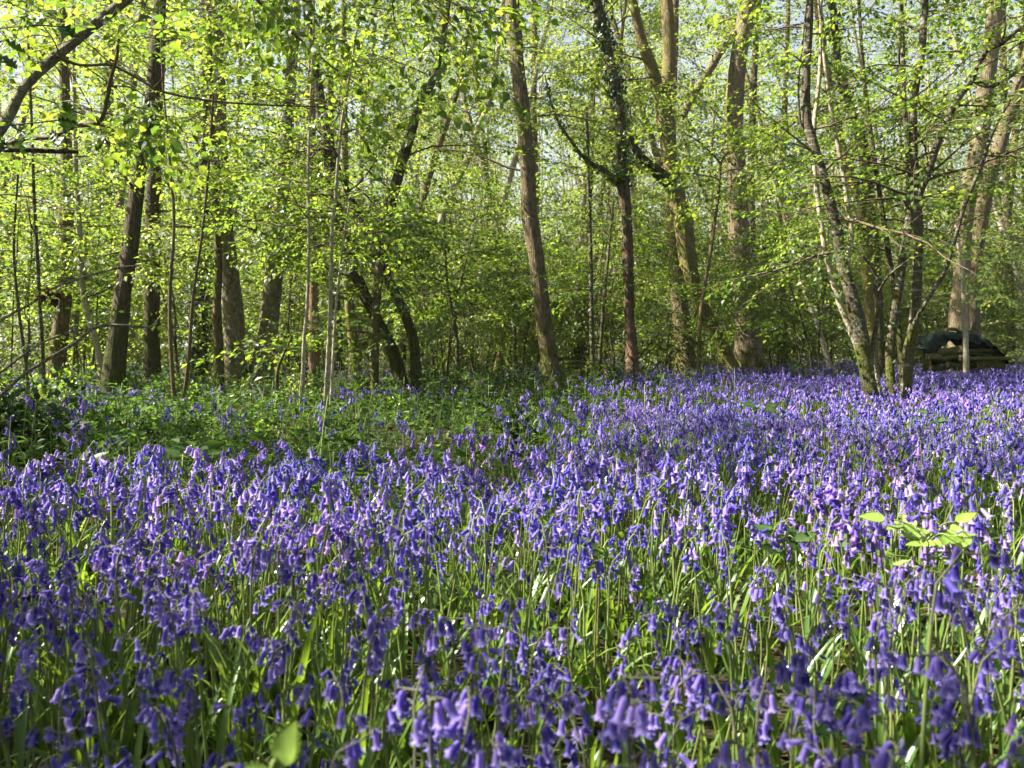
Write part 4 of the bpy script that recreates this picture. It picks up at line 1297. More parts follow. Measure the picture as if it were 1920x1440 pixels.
def build_bluebells():
    rng = np.random.default_rng(21)
    # candidate positions on a jittered grid
    pos = []
    for y0, y1, dens in [(-.2, 1.35, 500), (1.35, 2.6, 400), (2.6, 4.4, 300), (4.4, 9.5, 150), (9.5, 17, 55), (17, 34, 22)]:
        s = 1 / math.sqrt(dens)
        ys = np.arange(y0, y1, s)
        xm = .69 * y1 + 1.6
        xs = np.arange(-xm, xm, s)
        X, Yg = np.meshgrid(xs, ys)
        X = (X + rng.uniform(-.55, .55, X.shape) * s).ravel()
        Yg = (Yg + rng.uniform(-.55, .55, Yg.shape) * s).ravel()
        k = (np.abs(X) < .69 * np.maximum(Yg, 0) + .9 + .04 * Yg) & (rng.random(len(X)) < flower_density(X, Yg))
        k &= ~((np.abs(X) < .12) & (Yg < .36)) & ((Yg > .32) | (np.abs(X) > .45))
        pos.append(np.stack([X[k], Yg[k]], 1))
    pos = np.concatenate(pos)
    tall = .90 * (rng.uniform(.76, 1.16, len(pos)) + .10 * (rng.random(len(pos)) < .10)) * np.where((pos[:, 1] > 6) & (pos[:, 0] < 0), .75, 1) * np.interp(pos[:, 1], [8, 12], [1, .72]) * (1 + .05 * np.sin(pos[:, 0] * 5) * np.sin(pos[:, 1] * 4))
    vis = (np.abs(pos[:, 0]) < .665 * pos[:, 1] + .02) & (pos[:, 1] > .40)
    order = np.argsort(np.where(vis, pos[:, 1], 1e9))
    hero = order[:292]
    zmax = pos[hero, 1].max()
    print('hero bluebells to', round(float(zmax), 2), 'plants', len(pos))
    rest = np.setdiff1d(np.arange(len(pos)), hero)

    # --- the nearest plants, each a thing: stem, each bell, each leaf
    bell_mesh = []
    for i in range(3):
        A = Acc()
        v, f = BELL[0]
        v = v.copy()
        v[:, :2] *= (1 + .07 * rng.normal(size=(len(v), 1)) * (v[:, 2:3] < -.8)) * (.94 + .08 * i)
        A.add(v, f)
        bell_mesh.append(A.mesh('bell', [M['petal_near']]))
    leaf_mesh = []
    for i in range(7):
        A = Acc()
        A.add(*strap_template(rng.uniform(.16, .30), rng.uniform(.0075, .013), rng.uniform(.35, 1.6), 8, 0, rng))
        leaf_mesh.append(A.mesh('leaf', [M['strap_leaf']]))
    plans = []
    for i in range(22):
        pts, bells = plant_plan(rng, .335, int(rng.integers(6, 11)))
        A = Acc()
        tube(A, pts[:10], np.linspace(.0025, .0014, 10), 7)
        tube(A, pts[9:], np.linspace(.0014, .0008, len(pts) - 9), 6, 1)
        for p, q, ax, size, spin in bells:
            tube(A, np.array([p, (p + q) / 2 + (0, 0, .002), q]), [.0008, .0007, .0008], 4, 1)
        plans.append((A.mesh('stem', [M['stem_green'], M['stem_top']]), bells))

    from mathutils import Matrix, Vector

    def place(x, y, rot, sc, plan, label, group, tilt=(0, 0), nleaf=None):
        root = bpy.data.objects.new('bluebell', None)
        COL.objects.link(root)
        root.empty_display_size = .05
        root.location = (x, y, float(gz(x, y)))
        root.rotation_euler = (tilt[0], tilt[1], rot)
        root.scale = (sc, sc, sc)
        tag(root, label, 'bluebell', group)
        st, bells = plans[plan]
        o = bpy.data.objects.new('stem', st)
        COL.objects.link(o)
        o.parent = root
        for p, q, ax, size, spin in bells:
            b = bpy.data.objects.new('bell', bell_mesh[int(rng.integers(0, 3))])
            COL.objects.link(b)
            b.parent = root
            B = bell_basis(ax, spin) * size
            m4 = Matrix([[B[0, 0], B[0, 1], B[0, 2], q[0]], [B[1, 0], B[1, 1], B[1, 2], q[1]], [B[2, 0], B[2, 1], B[2, 2], q[2]], [0, 0, 0, 1]])
            b.matrix_local = m4
        for i in range(int(rng.integers(2, 5)) if nleaf is None else nleaf):
            l = bpy.data.objects.new('leaf', leaf_mesh[int(rng.integers(0, 7))])
            COL.objects.link(l)
            l.parent = root
            l.location = (0, 0, -.02)
            l.rotation_euler = (0, 0, rng.uniform(0, 6.28))
            s = rng.uniform(.8, 1.15)
            l.scale = (s, s, s)
        return root

    def area(px, y, big):
        col = ['far left', 'left of centre', 'centre', 'right of centre', 'far right'][int(np.clip(px / 384, 0, 4))]
        row = 'along the bottom edge' if y < .72 else ('in the second rank from the bottom' if y < .9 else 'in the third rank from the bottom')
        size = 'tall' if big else 'short'
        return f'{size} bluebells {row}, {col}', f'{size} violet bluebell with nodding bells {row}, {col}'

    for i in hero:
        x, y = pos[i]
        px = CX + F * x / y
        g, lab = area(px, y, tall[i] > .9)
        place(x, y, rng.uniform(0, 6.28), tall[i], int(rng.integers(0, len(plans))), lab, g, (rng.normal(0, .07), rng.normal(0, .07)))
    # a few plants that stand out
    for px, py, Y, lab in [(455, 1375, .45, 'large blurred bluebell head cut by the bottom edge, beside the pale serrated leaf'),
                           (1170, 1240, .56, 'tall blurred bluebell with bells held sideways, centre right of the lower foreground'),
                           (1740, 1020, .72, 'tall dark bluebell head standing just below the bright pale-green leafy shoot'),
                           (1860, 1090, .70, 'tall dark bluebell by the right edge, right of the bright pale-green leafy shoot'),
                           (1085, 1240, .62, 'tall bluebell with three full bells left of the blurred sideways one'),
                           (1520, 835, 1.9, 'tall pink-violet bluebell head standing above the field at right centre'),
                           (650, 825, 2.1, 'tall pale bluebell poking above the lit band, left of centre')]:
        p = at(px, py, Y)
        sc = p[2] / .335
        if sc > 1.6:
            sc = 1.6
        place(p[0], p[1], rng.uniform(-2.5, -.6), sc, int(rng.integers(0, len(plans))), lab, None)

    # --- the rest: one carpet
    A = Acc()
    yy = pos[rest, 1]
    near = np.hypot(pos[rest, 0], yy)
    for lod, lo, hi, nv, nb, nl in [(0, -9, zmax + .35, 16, (5, 13), 2), (1, zmax + .35, 4.3, 28, (5, 13), 2), (2, 4.3, 10, 18, (7, 11), 2), (3, 10, 99, 12, (6, 9), 1)]:
        s = rest[(near >= lo) & (near < hi)]
        tpl = [plant_template(rng, lod, .325, int(rng.integers(*nb)), nl) for _ in range(nv)]
        pick = rng.integers(0, nv, len(s))
        for k, T in enumerate(tpl):
            q = s[pick == k]
            if len(q) == 0:
                continue
            P = np.stack([pos[q, 0], pos[q, 1], gz(pos[q, 0], pos[q, 1])], 1)
            B = rotz(rng.uniform(0, 6.28, len(q))) * (tall[q] * (1 if lod < 3 else 1.1))[:, None, None]
            tl = rng.normal(0, .08, (len(q), 2))
            B[:, 0] += B[:, 2] * tl[:, :1]
            B[:, 1] += B[:, 2] * tl[:, 1:]
            for m, t in enumerate(T):
                if t:
                    A.rep(t[0], t[1], B, P, m)
    o = A.build('bluebell_carpet', [M['petal'], M['stem_green'], M['strap_leaf']])
    tag(o, 'dense carpet of violet bluebells spreading back between the trees', 'bluebells', kind='stuff')

    # --- leaf tufts between the stems
    A = Acc()
    for lod, y0, y1, dens in [(0, .15, 1.3, 520), (0, 1.3, 2.4, 330), (1, 2.4, 6, 120), (1, 6, 13, 30)]:
        n = int(dens * (y1 - y0) * (1.4 * (y0 + y1) / 2 + 1.6))
        Y = rng.uniform(y0, y1, n)
        X = rng.uniform(-1, 1, n) * (.69 * Y + .8)
        k = rng.random(n) < .35 + .65 * flower_density(X, Y)
        k &= ~((np.abs(X) < .15) & (Y < .38))
        X, Y = X[k], Y[k]
        for v in range(10):
            q = np.arange(len(X)) % 10 == v
            t = strap_template(rng.uniform(.12, .25), rng.uniform(.006, .012), rng.uniform(.3, 2.0), 6 if lod == 0 else 4, lod, rng)
            B = rotz(rng.uniform(0, 6.28, q.sum())) * rng.uniform(.7, 1.15, q.sum())[:, None, None]
            A.rep(t[0], t[1], B, np.stack([X[q], Y[q], gz(X[q], Y[q]) - .015], 1))
    o = A.build('bluebell_leaves', M['strap_leaf'])
    tag(o, 'glossy grass-like leaves covering the ground under the bluebells', 'leaves', kind='stuff')


build_bluebells()


# ------------------------------------------------------------------ undergrowth
def herb_template(rng, h, leaf, n, lod=1):
    la, sa = Acc(), Acc()
    lv, lf = LEAF[lod]
    pts = np.array([(0, 0, 0), (rng.normal(0, .02), rng.normal(0, .02), h * .5), (rng.normal(0, .04), rng.normal(0, .04), h)])
    tube(sa, smooth_path(pts, 2), .0022, 3)
    for i in range(n):
        t = rng.uniform(.35, 1)
        p = pts[1] * (1 - t) * 2 + pts[2] * (2 * t - 1) if t > .5 else pts[1] * 2 * t
        a = i * 2.4 + rng.normal(0, .3)
        e = rng.normal(.1, .35)
        d = np.array([math.cos(a) * math.cos(e), math.sin(a) * math.cos(e), math.sin(e)])
        la.rep(lv * (.8, 1, 1) * leaf * rng.uniform(.6, 1.2), lf, basis(d, rng.normal(0, .4)), [p + d * .015])
    pk = lambda A: (np.concatenate(A.v), _merge(A.f))
    return pk(la), pk(sa)


def build_undergrowth():
    rng = np.random.default_rng(33)
    A = Acc()
    n = 13000
    Y = rng.uniform(2.4, 16, n)
    X = rng.uniform(-1, 1, n) * (.69 * Y + .6)
    g = 1 - np.clip(flower_density(X, Y), 0, 1)
    clump = .55 + .45 * np.sin(X * 2.1 + 1.3 * np.sin(Y * 1.9)) * np.sin(Y * 1.6 + .8 * np.sin(X * 1.1))
    k = rng.random(n) < np.where(Y < 10, g ** 1.5 * .95, g * .5) * np.where(X > 2.5, .35, 1) * np.clip(clump * 1.5, .25, 1)
    X, Y = X[k], Y[k]
    for v in range(14):
        q = np.arange(len(X)) % 14 == v
        lt, st = herb_template(rng, rng.uniform(.06, .20) if v < 11 else rng.uniform(.25, .42), rng.uniform(.025, .055), int(rng.integers(9, 20)))
        m = q.sum()
        B = rotz(rng.uniform(0, 6.28, m)) * rng.uniform(.7, 1.25, m)[:, None, None]
        P = np.stack([X[q], Y[q], gz(X[q], Y[q])], 1)
        A.rep(lt[0], lt[1], B, P, 0)
        A.rep(st[0], st[1], B, P, 1)
    o = A.build('undergrowth', [M['herb_leaf'], M['stem_green']], smooth=False)
    tag(o, 'low leafy green undergrowth round the feet of the trees', 'undergrowth', kind='stuff')
    # dead leaves on the soil
    A = Acc()
    n = 5000
    Y = rng.uniform(.3, 12, n)
    X = rng.uniform(-1, 1, n) * (.69 * Y + .6)
    d = np.stack([rng.normal(size=n), rng.normal(size=n), rng.normal(0, .25, n)], 1)
    A.rep(FOLD_V, FOLD_F, basis(d, rng.normal(0, .5, n)) * rng.uniform(.03, .07, n)[:, None, None], np.stack([X, Y, gz(X, Y) + .008], 1))
    o = A.build('leaf_litter', M['brown_leaf'])
    tag(o, 'brown dead leaves lying on the soil', 'leaf litter', kind='stuff')


build_undergrowth()


def bush(name, label, cat, c, size, n, leaf_len, mat, lod=1, twig='twig'):
    """a low dense bush: radiating twigs with leaves through its whole volume"""
    c = np.asarray(c, float)
    c[2] = gz(c[0], c[1])
    root = thing(name, label, cat, c)
    tw, lv = Acc(), Acc()
    k = max(14, n // 40)
    P, D = [], []
    for _ in range(k):
        a, e = R.uniform(0, 6.28), R.uniform(.15, 1.4)
        d = np.array([math.cos(a) * math.cos(e) * size[0], math.sin(a) * math.cos(e) * size[1], math.sin(e) * size[2]])
        L = np.linalg.norm(d) * R.uniform(.6, 1.1)
        pts, rad = side_branch(c, norm(d), L, .006, 6, .2, .1)
        pts[:, 2] = np.maximum(pts[:, 2], c[2] + .01)
        tube(tw, pts, rad, 4)
        m = max(3, int(n / k))
        t = R.uniform(.2, 1, m) * 5.99
        j = t.astype(int)
        P.append(pts[j] + (pts[j + 1] - pts[j]) * (t - j)[:, None] + R.normal(0, .10 * min(size), (m, 3)))
        D.append(norm(norm(d) * .5 + R.normal(0, .7, (m, 3))))
    P, D = np.concatenate(P), np.concatenate(D)
    P[:, 2] = np.maximum(P[:, 2], c[2] + .01)
    v, f = LEAF[lod]
    lv.rep(v, f, basis(D, R.normal(0, .6, len(P))) * (leaf_len * R.uniform(.6, 1.2, len(P)))[:, None, None], P)
    tw.build('twigs', M[twig], root, c)
    lv.build('foliage', M[mat], root, c, smooth=False)
    return root


def build_bushes():
    bush('holly_bush', 'dark green holly bush at the foot of the torn reddish trunk', 'bush', at(1160, 740, 11.9), (.34, .35, .5), 900, .05, 'dark_leaf')
    bush('bramble_bush', 'low dark leafy bush against the foot of the tall central trunk', 'bush', at(985, 740, 11.4), (.55, .4, .45), 900, .05, 'dark_leaf')
    bush('holly_seedling', 'small dark bush among the bluebells, left of image centre line at mid field', 'bush', at(968, 850, 4.3), (.19, .15, .34), 420, .038, 'dark_leaf')
    bush('bramble_bush', 'dark tangled bramble at the left edge in front of the trees', 'bush', at(40, 860, 4.2), (.55, .5, .5), 1300, .05, 'dark_leaf')
    bush('bramble_bush', 'low shaded bramble between the left-edge bramble and the leaning mossy trunk', 'bush', at(175, 845, 4.8), (.55, .4, .32), 800, .05, 'herb_leaf')
    bush('leafy_shrub', 'fresh green low shrub under the golden mossy oak', 'bush', at(1330, 720, 12.5), (.6, .4, .4), 600, .05, 'herb_leaf')
    bush('leafy_shrub', 'yellow-green low shrub by the fallen yellow-ended log', 'bush', at(1530, 735, 12.0), (.35, .3, .3), 350, .05, 'hazel_leaf')


build_bushes()


def build_low_plants():
    for px, py, Y, sz, n, ll, mt, nm, lab in [
        (255, 815, 5.4, (.32, .3, .26), 260, .05, 'herb_leaf', 'bramble_bush', 'knee-high leafy bramble just right of the foot of the leaning mossy trunk'),
        (345, 835, 4.6, (.30, .25, .22), 260, .045, 'dark_leaf', 'bramble_bush', 'small dark bramble behind the leafy green shoot, left of centre'),
        (430, 800, 6.0, (.35, .3, .22), 260, .05, 'herb_leaf', 'leafy_shrub', 'low spreading green shrub in front of the twin grey trunks'),
        (505, 835, 4.9, (.26, .22, .24), 200, .045, 'hazel_leaf', 'leafy_shrub', 'small yellow-green shrub left of the close pair of pale saplings'),
        (660, 830, 5.0, (.34, .26, .26), 280, .045, 'herb_leaf', 'leafy_shrub', 'low green shrub right of the close pair of pale saplings'),
        (735, 800, 6.3, (.32, .3, .30), 260, .05, 'hazel_leaf', 'leafy_shrub', 'fresh lime-green shrub in front of the dark forked coppice'),
        (830, 790, 7.0, (.4, .3, .26), 280, .05, 'herb_leaf', 'leafy_shrub', 'low green shrub right of the dark forked coppice'),
        (905, 770, 8.0, (.4, .3, .3), 260, .05, 'dark_leaf', 'bramble_bush', 'dark low bramble left of the tall central trunk')]:
        bush(nm, lab, 'bush', at(px, py, Y), sz, n, ll, mt)
    for pts, Y, w, lab in [([(172, 790), (185, 793), (202, 800)], 5.6, 6, 'short pale fallen stick in the greenery right of the left brambles'),
                           ([(130, 860), (180, 822), (240, 790)], 4.9, 5, 'long dark fallen bough lying across the left brambles'),
                           ([(585, 760), (615, 748), (640, 752)], 9.0, 6, 'brown fallen stick behind the close pair of pale saplings')]:
        P = np.array([at(x, y, Y + .1 * i) for i, (x, y) in enumerate(pts)])
        P[:, 2] = np.maximum(P[:, 2], gz(P[:, 0], P[:, 1]) + .03)
        A = Acc()
        tube(A, smooth_path(P, 4), w / 2 * Y / F, 6, 0, .1, cap=True)
        o = A.build('fallen_branch', M['pale_bark' if 'pale fallen' in lab else 'dark_bark'], None, P[0])
        tag(o, lab, 'branch')


build_low_plants()


def build_base_shrubs():
    spots = [(30, 8.5), (75, 7.4), (150, 9.2), (240, 9.6), (310, 9.0), (355, 8.2), (545, 8.0), (575, 7.2), (20, 6.4), (120, 7.0), (590, 9.8), (640, 8.6), (690, 10.2), (760, 11.0), (800, 9.4), (860, 10.4), (930, 11.2), (1230, 12.0), (1300, 13.2), (1500, 13.5)]
    for px, Y in spots:
        h = R.uniform(.35, .8)
        lab = place_label('leafy ground shrub', px, Y, h)
        bush('ground_shrub', lab, 'bush', at(px, 760, Y), (R.uniform(.3, .55), .35, h), int(R.uniform(160, 320)), .05, ['hazel_leaf', 'herb_leaf', 'wood_leaf'][int(R.integers(0, 3))])


build_base_shrubs()


def build_base_shrubs():
    spots = [(30, 8.5), (75, 7.4), (150, 9.2), (240, 9.6), (310, 9.0), (370, 8.2), (410, 11.0), (470, 9.2), (535, 8.4), (590, 9.8), (640, 8.6), (690, 10.2), (760, 11.0), (800, 9.4), (860, 10.4), (930, 11.2), (1130, 10.6), (1230, 12.0), (1300, 13.2), (1500, 13.5)]
    for px, Y in spots:
        h = R.uniform(.25, .55)
        lab = place_label('leafy ground shrub', px, Y, h)
        bush('ground_shrub', lab.replace('close by, ', ''), 'bush', at(px, 760, Y), (R.uniform(.3, .55), .35, h), int(R.uniform(160, 300)), .055, ['hazel_leaf', 'herb_leaf', 'wood_leaf'][int(R.integers(0, 3))])


build_base_shrubs()

# broad-leaved shoots that stand out among the flowers
SERR = []
_n = 7
for i in range(_n + 1):
    t = i / _n
    w = .44 * math.sin(math.pi * (t * .97 + .03) ** .72) ** .9 * (1 - .3 * t)
    SERR.append((t, w))


def serrate_leaf():
    V, q, t3 = [], [], []
    for i, (t, w) in enumerate(SERR):
        V += [(-w, t, .10 * w - .06 * t * t), (0, t, -.06 * t * t), (w, t, .10 * w - .06 * t * t)]
    for i in range(_n):
        a = i * 3
        q += [(a, a + 1, a + 4, a + 3), (a + 1, a + 2, a + 5, a + 4)]
    n0 = len(V)
    for i in range(1, _n):
        t, w = SERR[i]
        for s, col in ((-1, 0), (1, 2)):
            V.append((s * (w + .11), t + .11, .10 * w - .06 * t * t))
            b = len(V) - 1
            t3.append((i * 3 + col, (i + 1) * 3 + col, b) if s > 0 else ((i + 1) * 3 + col, i * 3 + col, b))
    return np.array(V, float), [np.array(q), np.array(t3)]


SV, SF = serrate_leaf()
FACE = (0, -.6, .8)                                              # these shoots lean their leaves toward the open side


def shoot(name, label, base, top, mat, sprays, leaf, stem_r=.003, tip=None):
    """an upright shoot with compound leaves: sprays = list of (height fraction, azimuth, length, leaflets)"""
    base, top = np.asarray(base, float), np.asarray(top, float)
    base[2] = gz(base[0], base[1])
    root = thing(name, label, 'plant', base)
    sa = Acc()
    pts = smooth_path(np.array([base, base * .5 + top * .5 + (.008, 0, 0), top]), 5)
    tube(sa, pts, np.linspace(stem_r, stem_r * .6, len(pts)), 6)
    sa.build('stem', M['stem_green'], root, base)
    if tip:
        A = Acc()
        A.rep(SV * leaf * 1.5 * (.72, 1, 1), SF, basis(tip, .25, up=(0, -1, .15)), [top])
        A.build('leaf', M[mat], root, base)
    for hf, az, L, nl in sprays:
        p = base + (top - base) * hf
        d = np.array([math.cos(az), math.sin(az), .5])
        A = Acc()
        e = p + norm(d) * L
        tube(A, smooth_path(np.array([p, (p + e) / 2 + (0, 0, .01), e]), 3), .0014, 4, 1)
        A.rep(SV * leaf * (.68, 1.15, 1), SF, basis(norm(d + (0, 0, R.normal(-.2, .15))), R.normal(0, .3), up=FACE), [e])
        for k in range((nl - 1) // 2):
            q = p + (e - p) * (.45 + .5 * k / max(1, (nl - 1) // 2))
            for s in (-1, 1):
                a2 = az + s * R.uniform(.8, 1.2)
                dd = np.array([math.cos(a2), math.sin(a2), R.normal(.05, .2)])
                A.rep(SV * leaf * R.uniform(.75, 1) * (.66, 1, 1), SF, basis(dd, R.normal(0, .35), up=FACE), [q])
        A.build('leaf', [M[mat], M['stem_green']], root, base)
    return root


def build_shoots():
    def put(label, px, py, Y, mat, leaf, sprays, name='leafy_shoot', tip=None):
        t = at(px, py, Y)
        shoot(name, label, (t[0] + .01, t[1] + .02, 0), t, mat, sprays, leaf, tip=tip)
    put('bright pale-green shoot with spreading toothed leaves among the bluebells at right', 1738, 1012, 1.32, 'pale_leaf', .038,
        [(1.0, .2, .065, 5), (1.0, 2.9, .075, 5), (.98, -1.0, .045, 5), (.97, 1.6, .045, 5), (.95, 4.0, .06, 3), (.85, .1, .06, 3), (.80, 3.3, .07, 3)])
    put('small dark-green shoot with narrow toothed leaves, left of the bright pale-green one', 1470, 1010, 1.35, 'herb_leaf', .034,
        [(1.0, .8, .02, 3), (1.0, 2.4, .02, 3), (.97, -.5, .02, 3), (.9, 3.6, .02, 3)])
    put('pale serrated young leaf standing at the bottom edge beside the blurred bluebell', 524, 1432, .44, 'pale_leaf', .019,
        [(.98, 3.6, .006, 1), (.93, 4.4, .008, 1)], 'seedling', (.35, -.1, .93))
    put('leafy green shoot at the rear edge of the flowers, left of centre', 366, 845, 2.35, 'herb_leaf', .055,
        [(1.0, .5, .03, 3), (1.0, 2.2, .03, 3), (.98, 4.2, .03, 3), (.85, 1.2, .06, 3), (.85, 3.0, .06, 3)])
    put('yellow-green leafy shoot near the left edge at the rear of the flowers', 157, 868, 2.3, 'hazel_leaf', .05,
        [(1.0, .2, .02, 1), (1.0, 2.0, .02, 1), (.98, 4.0, .02, 1), (.9, 1.0, .03, 1)])
    put('broad dark-green leaves low in the lower right foreground', 1560, 1345, .80, 'herb_leaf', .026,
        [(1.0, .3, .03, 3), (1.0, 2.5, .03, 3), (.95, 4.4, .03, 3), (.8, 1.2, .05, 3)], 'dock_plant')
    put('light green toothed shoot behind the flowers at right centre', 1130, 1030, 1.5, 'hazel_leaf', .036,
        [(1.0, .6, .03, 3), (1.0, 2.7, .03, 3), (.95, 4.4, .03, 3)])
    put('fresh green shoot in the bluebells before the grey hazel coppice', 1430, 770, 4.2, 'herb_leaf', .07,
        [(1.0, .6, .04, 3), (1.0, 2.7, .04, 3), (.95, 4.4, .04, 3)])
    # ferns at the left edge
    for px, py, Y, lab in [(12, 760, 5.2, 'rusty yellow fern frond clump at the far left edge'), (40, 775, 5.0, 'yellow-green fern clump right of the rusty fern at the left edge')]:
        b = at(px, 820, Y)
        b[2] = gz(b[0], b[1])
        root = thing('fern', lab, 'fern', b)
        for i in range(5):
            a = i * 1.25 + R.uniform(0, .5)
            A = Acc()
            L = R.uniform(.3, .45)
            pts = np.array([b + np.array([math.cos(a) * L * .45 * t ** 1.3, math.sin(a) * L * .45 * t ** 1.3, L * (t - .25 * t ** 2.5)]) for t in np.linspace(0, 1, 14)])
            tube(A, pts, .0018, 3)
            for j in range(2, 14):
                t = j / 13
                for s in (-1, 1):
                    lat = np.array([-math.sin(a), math.cos(a), 0]) * s + norm(pts[j] - pts[j - 1]) * .35
                    A.rep(FOLD_V * (.45, 1, .5) * (.10 * math.sin(math.pi * min(.97, t * .8 + .17))), FOLD_F, basis(lat, R.normal(0, .15), up=(math.cos(a), math.sin(a), .5)), [pts[j]])
            A.build('frond', M['fern_leaf'], root, b, smooth=False)
    # holly twig close to the lens, top left
    for lab, spots in [('dark spiny holly twig hanging below the pale bough at the top left', [(20, 235), (35, 260), (110, 225), (125, 250), (10, 262), (95, 245), (135, 215)]),
                       ('dark spiny holly leaves above the pale bough in the top left corner', [(60, 48), (90, 40), (115, 46), (8, 75), (5, 105), (15, 5)])]:
        pts3 = [at(x, y, 1.9 + .05 * i) for i, (x, y) in enumerate(spots)]
        b = pts3[0]
        root = thing('holly_twig', lab, 'holly')
        root.location = tuple(b)
        A, Lf = Acc(), Acc()
        tube(A, smooth_path(np.array([at(-60, spots[0][1] + 10, 1.9), pts3[0], pts3[2], pts3[-1]]), 4), .0018, 4)
        HV, HQ = [], []
        k = 8
        for i in range(k + 1):
            t = i / k
            w = .30 * math.sin(math.pi * (t * .94 + .03)) * (1.25 if i % 2 else .62)
            HV += [(-w, t, .10 if i % 2 else 0), (0, t, 0), (w, t, .10 if i % 2 else 0)]
        for i in range(k):
            a = i * 3
            HQ += [(a, a + 1, a + 4, a + 3), (a + 1, a + 2, a + 5, a + 4)]
        for p in pts3:
            for _ in range(2):
                d = norm(R.normal(0, 1, 3) * (1, .6, .6) + (0, -.2, -.2))
                Lf.rep(np.array(HV) * .052, [np.array(HQ)], basis(d, R.normal(0, .6)), [p])
        A.build('twig', M['twig'], root, b)
        Lf.build('leaves', M['dark_leaf'], root, b, smooth=False)


def thing_at(name, lab, cat):
    return thing(name, lab, cat, (0, 0, 0))


_thing = thing


def thing(name, label, cat, loc=(0, 0, 0), group=None):
    return _thing(name, label, cat, loc, group)


build_shoots()


# ------------------------------------------------------------------ log piles
def log(label, p0, p1, r, bark='mossy_bark', group=None, bend=.02, name='log'):
    p0, p1 = np.asarray(p0, float), np.asarray(p1, float)
    c = (p0 + p1) / 2
    root = thing(name, label, 'log', c, group)
    m = c + R.normal(0, bend, 3)
    pts = smooth_path(np.array([p0, (p0 + m) / 2 + R.normal(0, bend / 2, 3), m, (p1 + m) / 2, p1]), 5)
    A = Acc()
    tube(A, pts, r * np.interp(np.linspace(0, 1, len(pts)), [0, .5, 1], [1.04, 1, .93]), 12, 0, .06)
    A.build('bark', M[bark], root, c)
    for e, o in ((pts[0], norm(pts[0] - pts[1])), (pts[-1], norm(pts[-1] - pts[-2]))):
        E = Acc()
        a = np.arange(12) / 12 * 2 * np.pi
        B = basis(o)[0]
        ring = e + o * .004 + r * .93 * (np.cos(a)[:, None] * B[:, 0] + np.sin(a)[:, None] * B[:, 2])
        E.add(np.vstack([ring, e + o * .01]), np.stack([np.arange(12), (np.arange(12) + 1) % 12, np.full(12, 12)], 1))
        E.build('cut_end', M['cut_wood'], root, c, smooth=False)


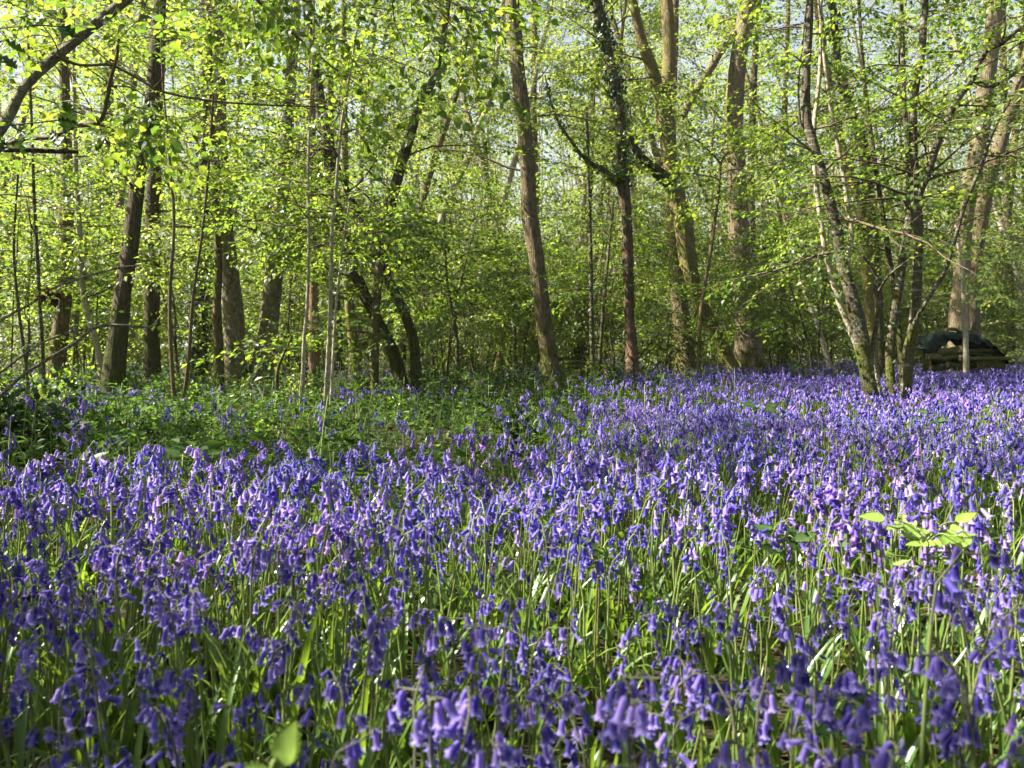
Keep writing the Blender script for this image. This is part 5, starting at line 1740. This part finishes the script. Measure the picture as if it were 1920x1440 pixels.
def build_logs():
    g = 'logs stacked behind the tall central trunk'
    Y = 14.2
    def L(lab, x0, y0, x1, y1, w, bark='mossy_bark', dy=0., grp=g, Yb=Y):
        log(lab, at(x0, y0, Yb + dy), at(x1, y1, Yb + dy + .12), w / 2 * Yb / F, bark, grp)
    L('crooked dark log topmost in the stack behind the tall central trunk', 1045, 674, 1096, 673, 6, 'dark_bark', .25)
    L('yellow mossy log second from the top of the stack by the tall central trunk', 1050, 682, 1100, 681, 7, 'mossy_bark', .1)
    L('grey-brown log third from the top of the stack by the tall central trunk', 1046, 689, 1101, 686, 7, 'pale_oak_bark', .0)
    L('thick dark log in the middle of the stack by the tall central trunk', 1048, 697, 1098, 695, 9, 'oak_bark', -.1)
    L('pale log low in the stack by the tall central trunk', 1052, 705, 1088, 704, 8, 'pale_oak_bark', -.15)
    L('short brown log with its end facing out, right of the central stack', 1085, 699, 1106, 701, 11, 'oak_bark', -.5)
    L('orange-ended mossy log lowest at the front of the central stack', 1068, 708, 1104, 711, 9, 'mossy_bark', -.6)
    L('dark short log lying between the hazel poles and the torn reddish trunk', 1137, 694, 1155, 693, 10, 'dark_bark', -1.2)
    L('yellow mossy log under the dark short one near the torn reddish trunk', 1136, 702, 1156, 703, 10, 'mossy_bark', -1.3)
    # fallen log
    L('fallen mossy log with a yellow end in the bluebells left of the grey hazel coppice', 1512, 704, 1556, 697, 14, 'mossy_bark', 0, None, 15.5)
    L('dark fallen log end right of the yellow-ended one', 1566, 696, 1590, 700, 15, 'oak_bark', 0, None, 14.5)
    L('dark leaning deadwood stump near the slim brown trunk', 548, 752, 574, 700, 18, 'dark_bark', 0, None, 11.5)

    # right pile under a tarpaulin
    g2 = 'logs stacked under the tarpaulin'
    Yp = 15.5
    q = lambda lab, x0, y0, x1, y1, w, bark='oak_bark', dy=0.: log(lab, at(x0, y0, Yp + dy), at(x1, y1, Yp + dy + .1), w / 2 * Yp / F, bark, g2)
    q('long pale log sticking out to the right of the tarpaulin pile', 1800, 674, 1893, 672, 8, 'oak_bark', -.25)
    q('mossy log at the left under the tarpaulin with an end of bare wood', 1741, 671, 1795, 669, 9, 'oak_bark', -.2)
    q('slim log above the long pale one under the tarpaulin', 1765, 666, 1856, 667, 7, 'dark_bark', -.12)
    q('upper right log in the shade of the tarpaulin', 1816, 658, 1866, 658, 7, 'dark_bark', -.1)
    q('thick yellow-brown log high at the left under the tarpaulin', 1760, 659, 1796, 653, 11, 'mossy_bark', -.08)
    q('bottom left log of the tarpaulin pile', 1742, 690, 1775, 690, 12, 'dark_bark', -.2)
    q('bottom middle log of the tarpaulin pile', 1776, 684, 1830, 684, 13, 'dark_bark', -.15)
    q('bottom right log of the tarpaulin pile in deep shade', 1832, 686, 1882, 686, 13, 'oak_bark', -.1)
    q('log in the heart of the tarpaulin pile', 1744, 680, 1880, 679, 9, 'dark_bark', .4)
    # upright orange bark-stripped post at the left end
    log('upright orange-brown stripped post at the left end of the tarpaulin pile', at(1735, 695, Yp - .15), at(1737, 664, Yp - .15), .055, 'red_bark', None, .01, 'post')
    # the tarpaulin: draped over the stack, its front edge hanging a little
    nu, nv = 44, 16
    ridge = np.array([(1731, 656), (1745, 644), (1760, 632), (1775, 624), (1800, 622), (1825, 625), (1850, 629), (1866, 641), (1880, 655), (1886, 668)], float)
    xs = np.linspace(1731, 1886, nu)
    top = np.interp(xs, ridge[:, 0], ridge[:, 1])
    V = []
    for j in range(nv):
        v = j / (nv - 1)
        dy = -.13 + 1.3 * v
        sag = .10 * (2 * v - 1) ** 2
        for i in range(nu):
            p = at(xs[i], top[i], Yp)
            u = i / (nu - 1)
            fr = .05 * (v < .08) + .02 * (v < .15)
            V.append((p[0] + .02 * math.sin(v * 9 + u * 5), Yp + dy, p[2] - sag - fr + .03 * math.sin(u * 21 + v * 6 + 2 * math.sin(u * 9)) + .018 * math.sin(u * 47 + 5 * v) + .02 * math.sin(v * 17 + u * 8)))
    q4 = [(j * nu + i, j * nu + i + 1, (j + 1) * nu + i + 1, (j + 1) * nu + i) for j in range(nv - 1) for i in range(nu - 1)]
    A = Acc()
    A.add(V, np.array(q4))
    o = A.build('tarpaulin', M['tarp'], None, at(1810, 690, Yp + .4))
    sm = o.modifiers.new('thickness', 'SOLIDIFY')
    sm.thickness = .008
    tag(o, 'dark green tarpaulin draped over the log pile on the right', 'tarpaulin')
    A = Acc()
    pts = [at(1772 + 6 * i, 620 - 3 * math.sin(i * .8), Yp + .3 + .05 * i) for i in range(9)]
    tube(A, smooth_path(np.array(pts), 3), .035, 7, 0, .2, cap=True)
    o = A.build('branch', M['oak_bark'], None, pts[4])
    tag(o, 'short rotten branch lying on top of the tarpaulin', 'branch')
    # brown withered leaf cluster caught on the left shoot
    A = Acc()
    c = at(93, 552, 3.9)
    n = 13
    d = norm(R.normal(0, 1, (n, 3)) + (0, 0, -.5))
    A.rep(HAZEL_V * (1, 1, 2.5), HAZEL_F, basis(d, R.normal(0, 1, n)) * R.uniform(.03, .05, n)[:, None, None], c + R.normal(0, .018, (n, 3)))
    o = A.build('withered_leaves', M['brown_leaf'], None, c, smooth=False)
    tag(o, 'brown withered leaf cluster caught on the bare shoot at the left', 'dead leaves')


build_logs()


# ------------------------------------------------------------------ thin woodland air
def build_haze():
    a = Acc()
    x0, x1, y0, y1, z0, z1 = -85, 85, -25, 100, -1.3, 45
    v = [(x, y, z) for z in (z0, z1) for y in (y0, y1) for x in (x0, x1)]
    a.add(v, np.array([(0, 2, 3, 1), (4, 5, 7, 6), (0, 1, 5, 4), (2, 6, 7, 3), (0, 4, 6, 2), (1, 3, 7, 5)]))
    m, nd, lk = new_mat('haze')
    out = nd.new('ShaderNodeOutputMaterial')
    vol = nd.new('ShaderNodeVolumePrincipled')
    vol.inputs['Color'].default_value = (0.92, 0.96, 0.90, 1)
    vol.inputs['Density'].default_value = 0.0004
    vol.inputs['Anisotropy'].default_value = 0.2
    lk.new(vol.outputs[0], out.inputs['Volume'])
    o = a.build('haze', m, smooth=False)
    tag(o, 'faint bright haze in the woodland air', 'haze', kind='stuff')


build_haze()
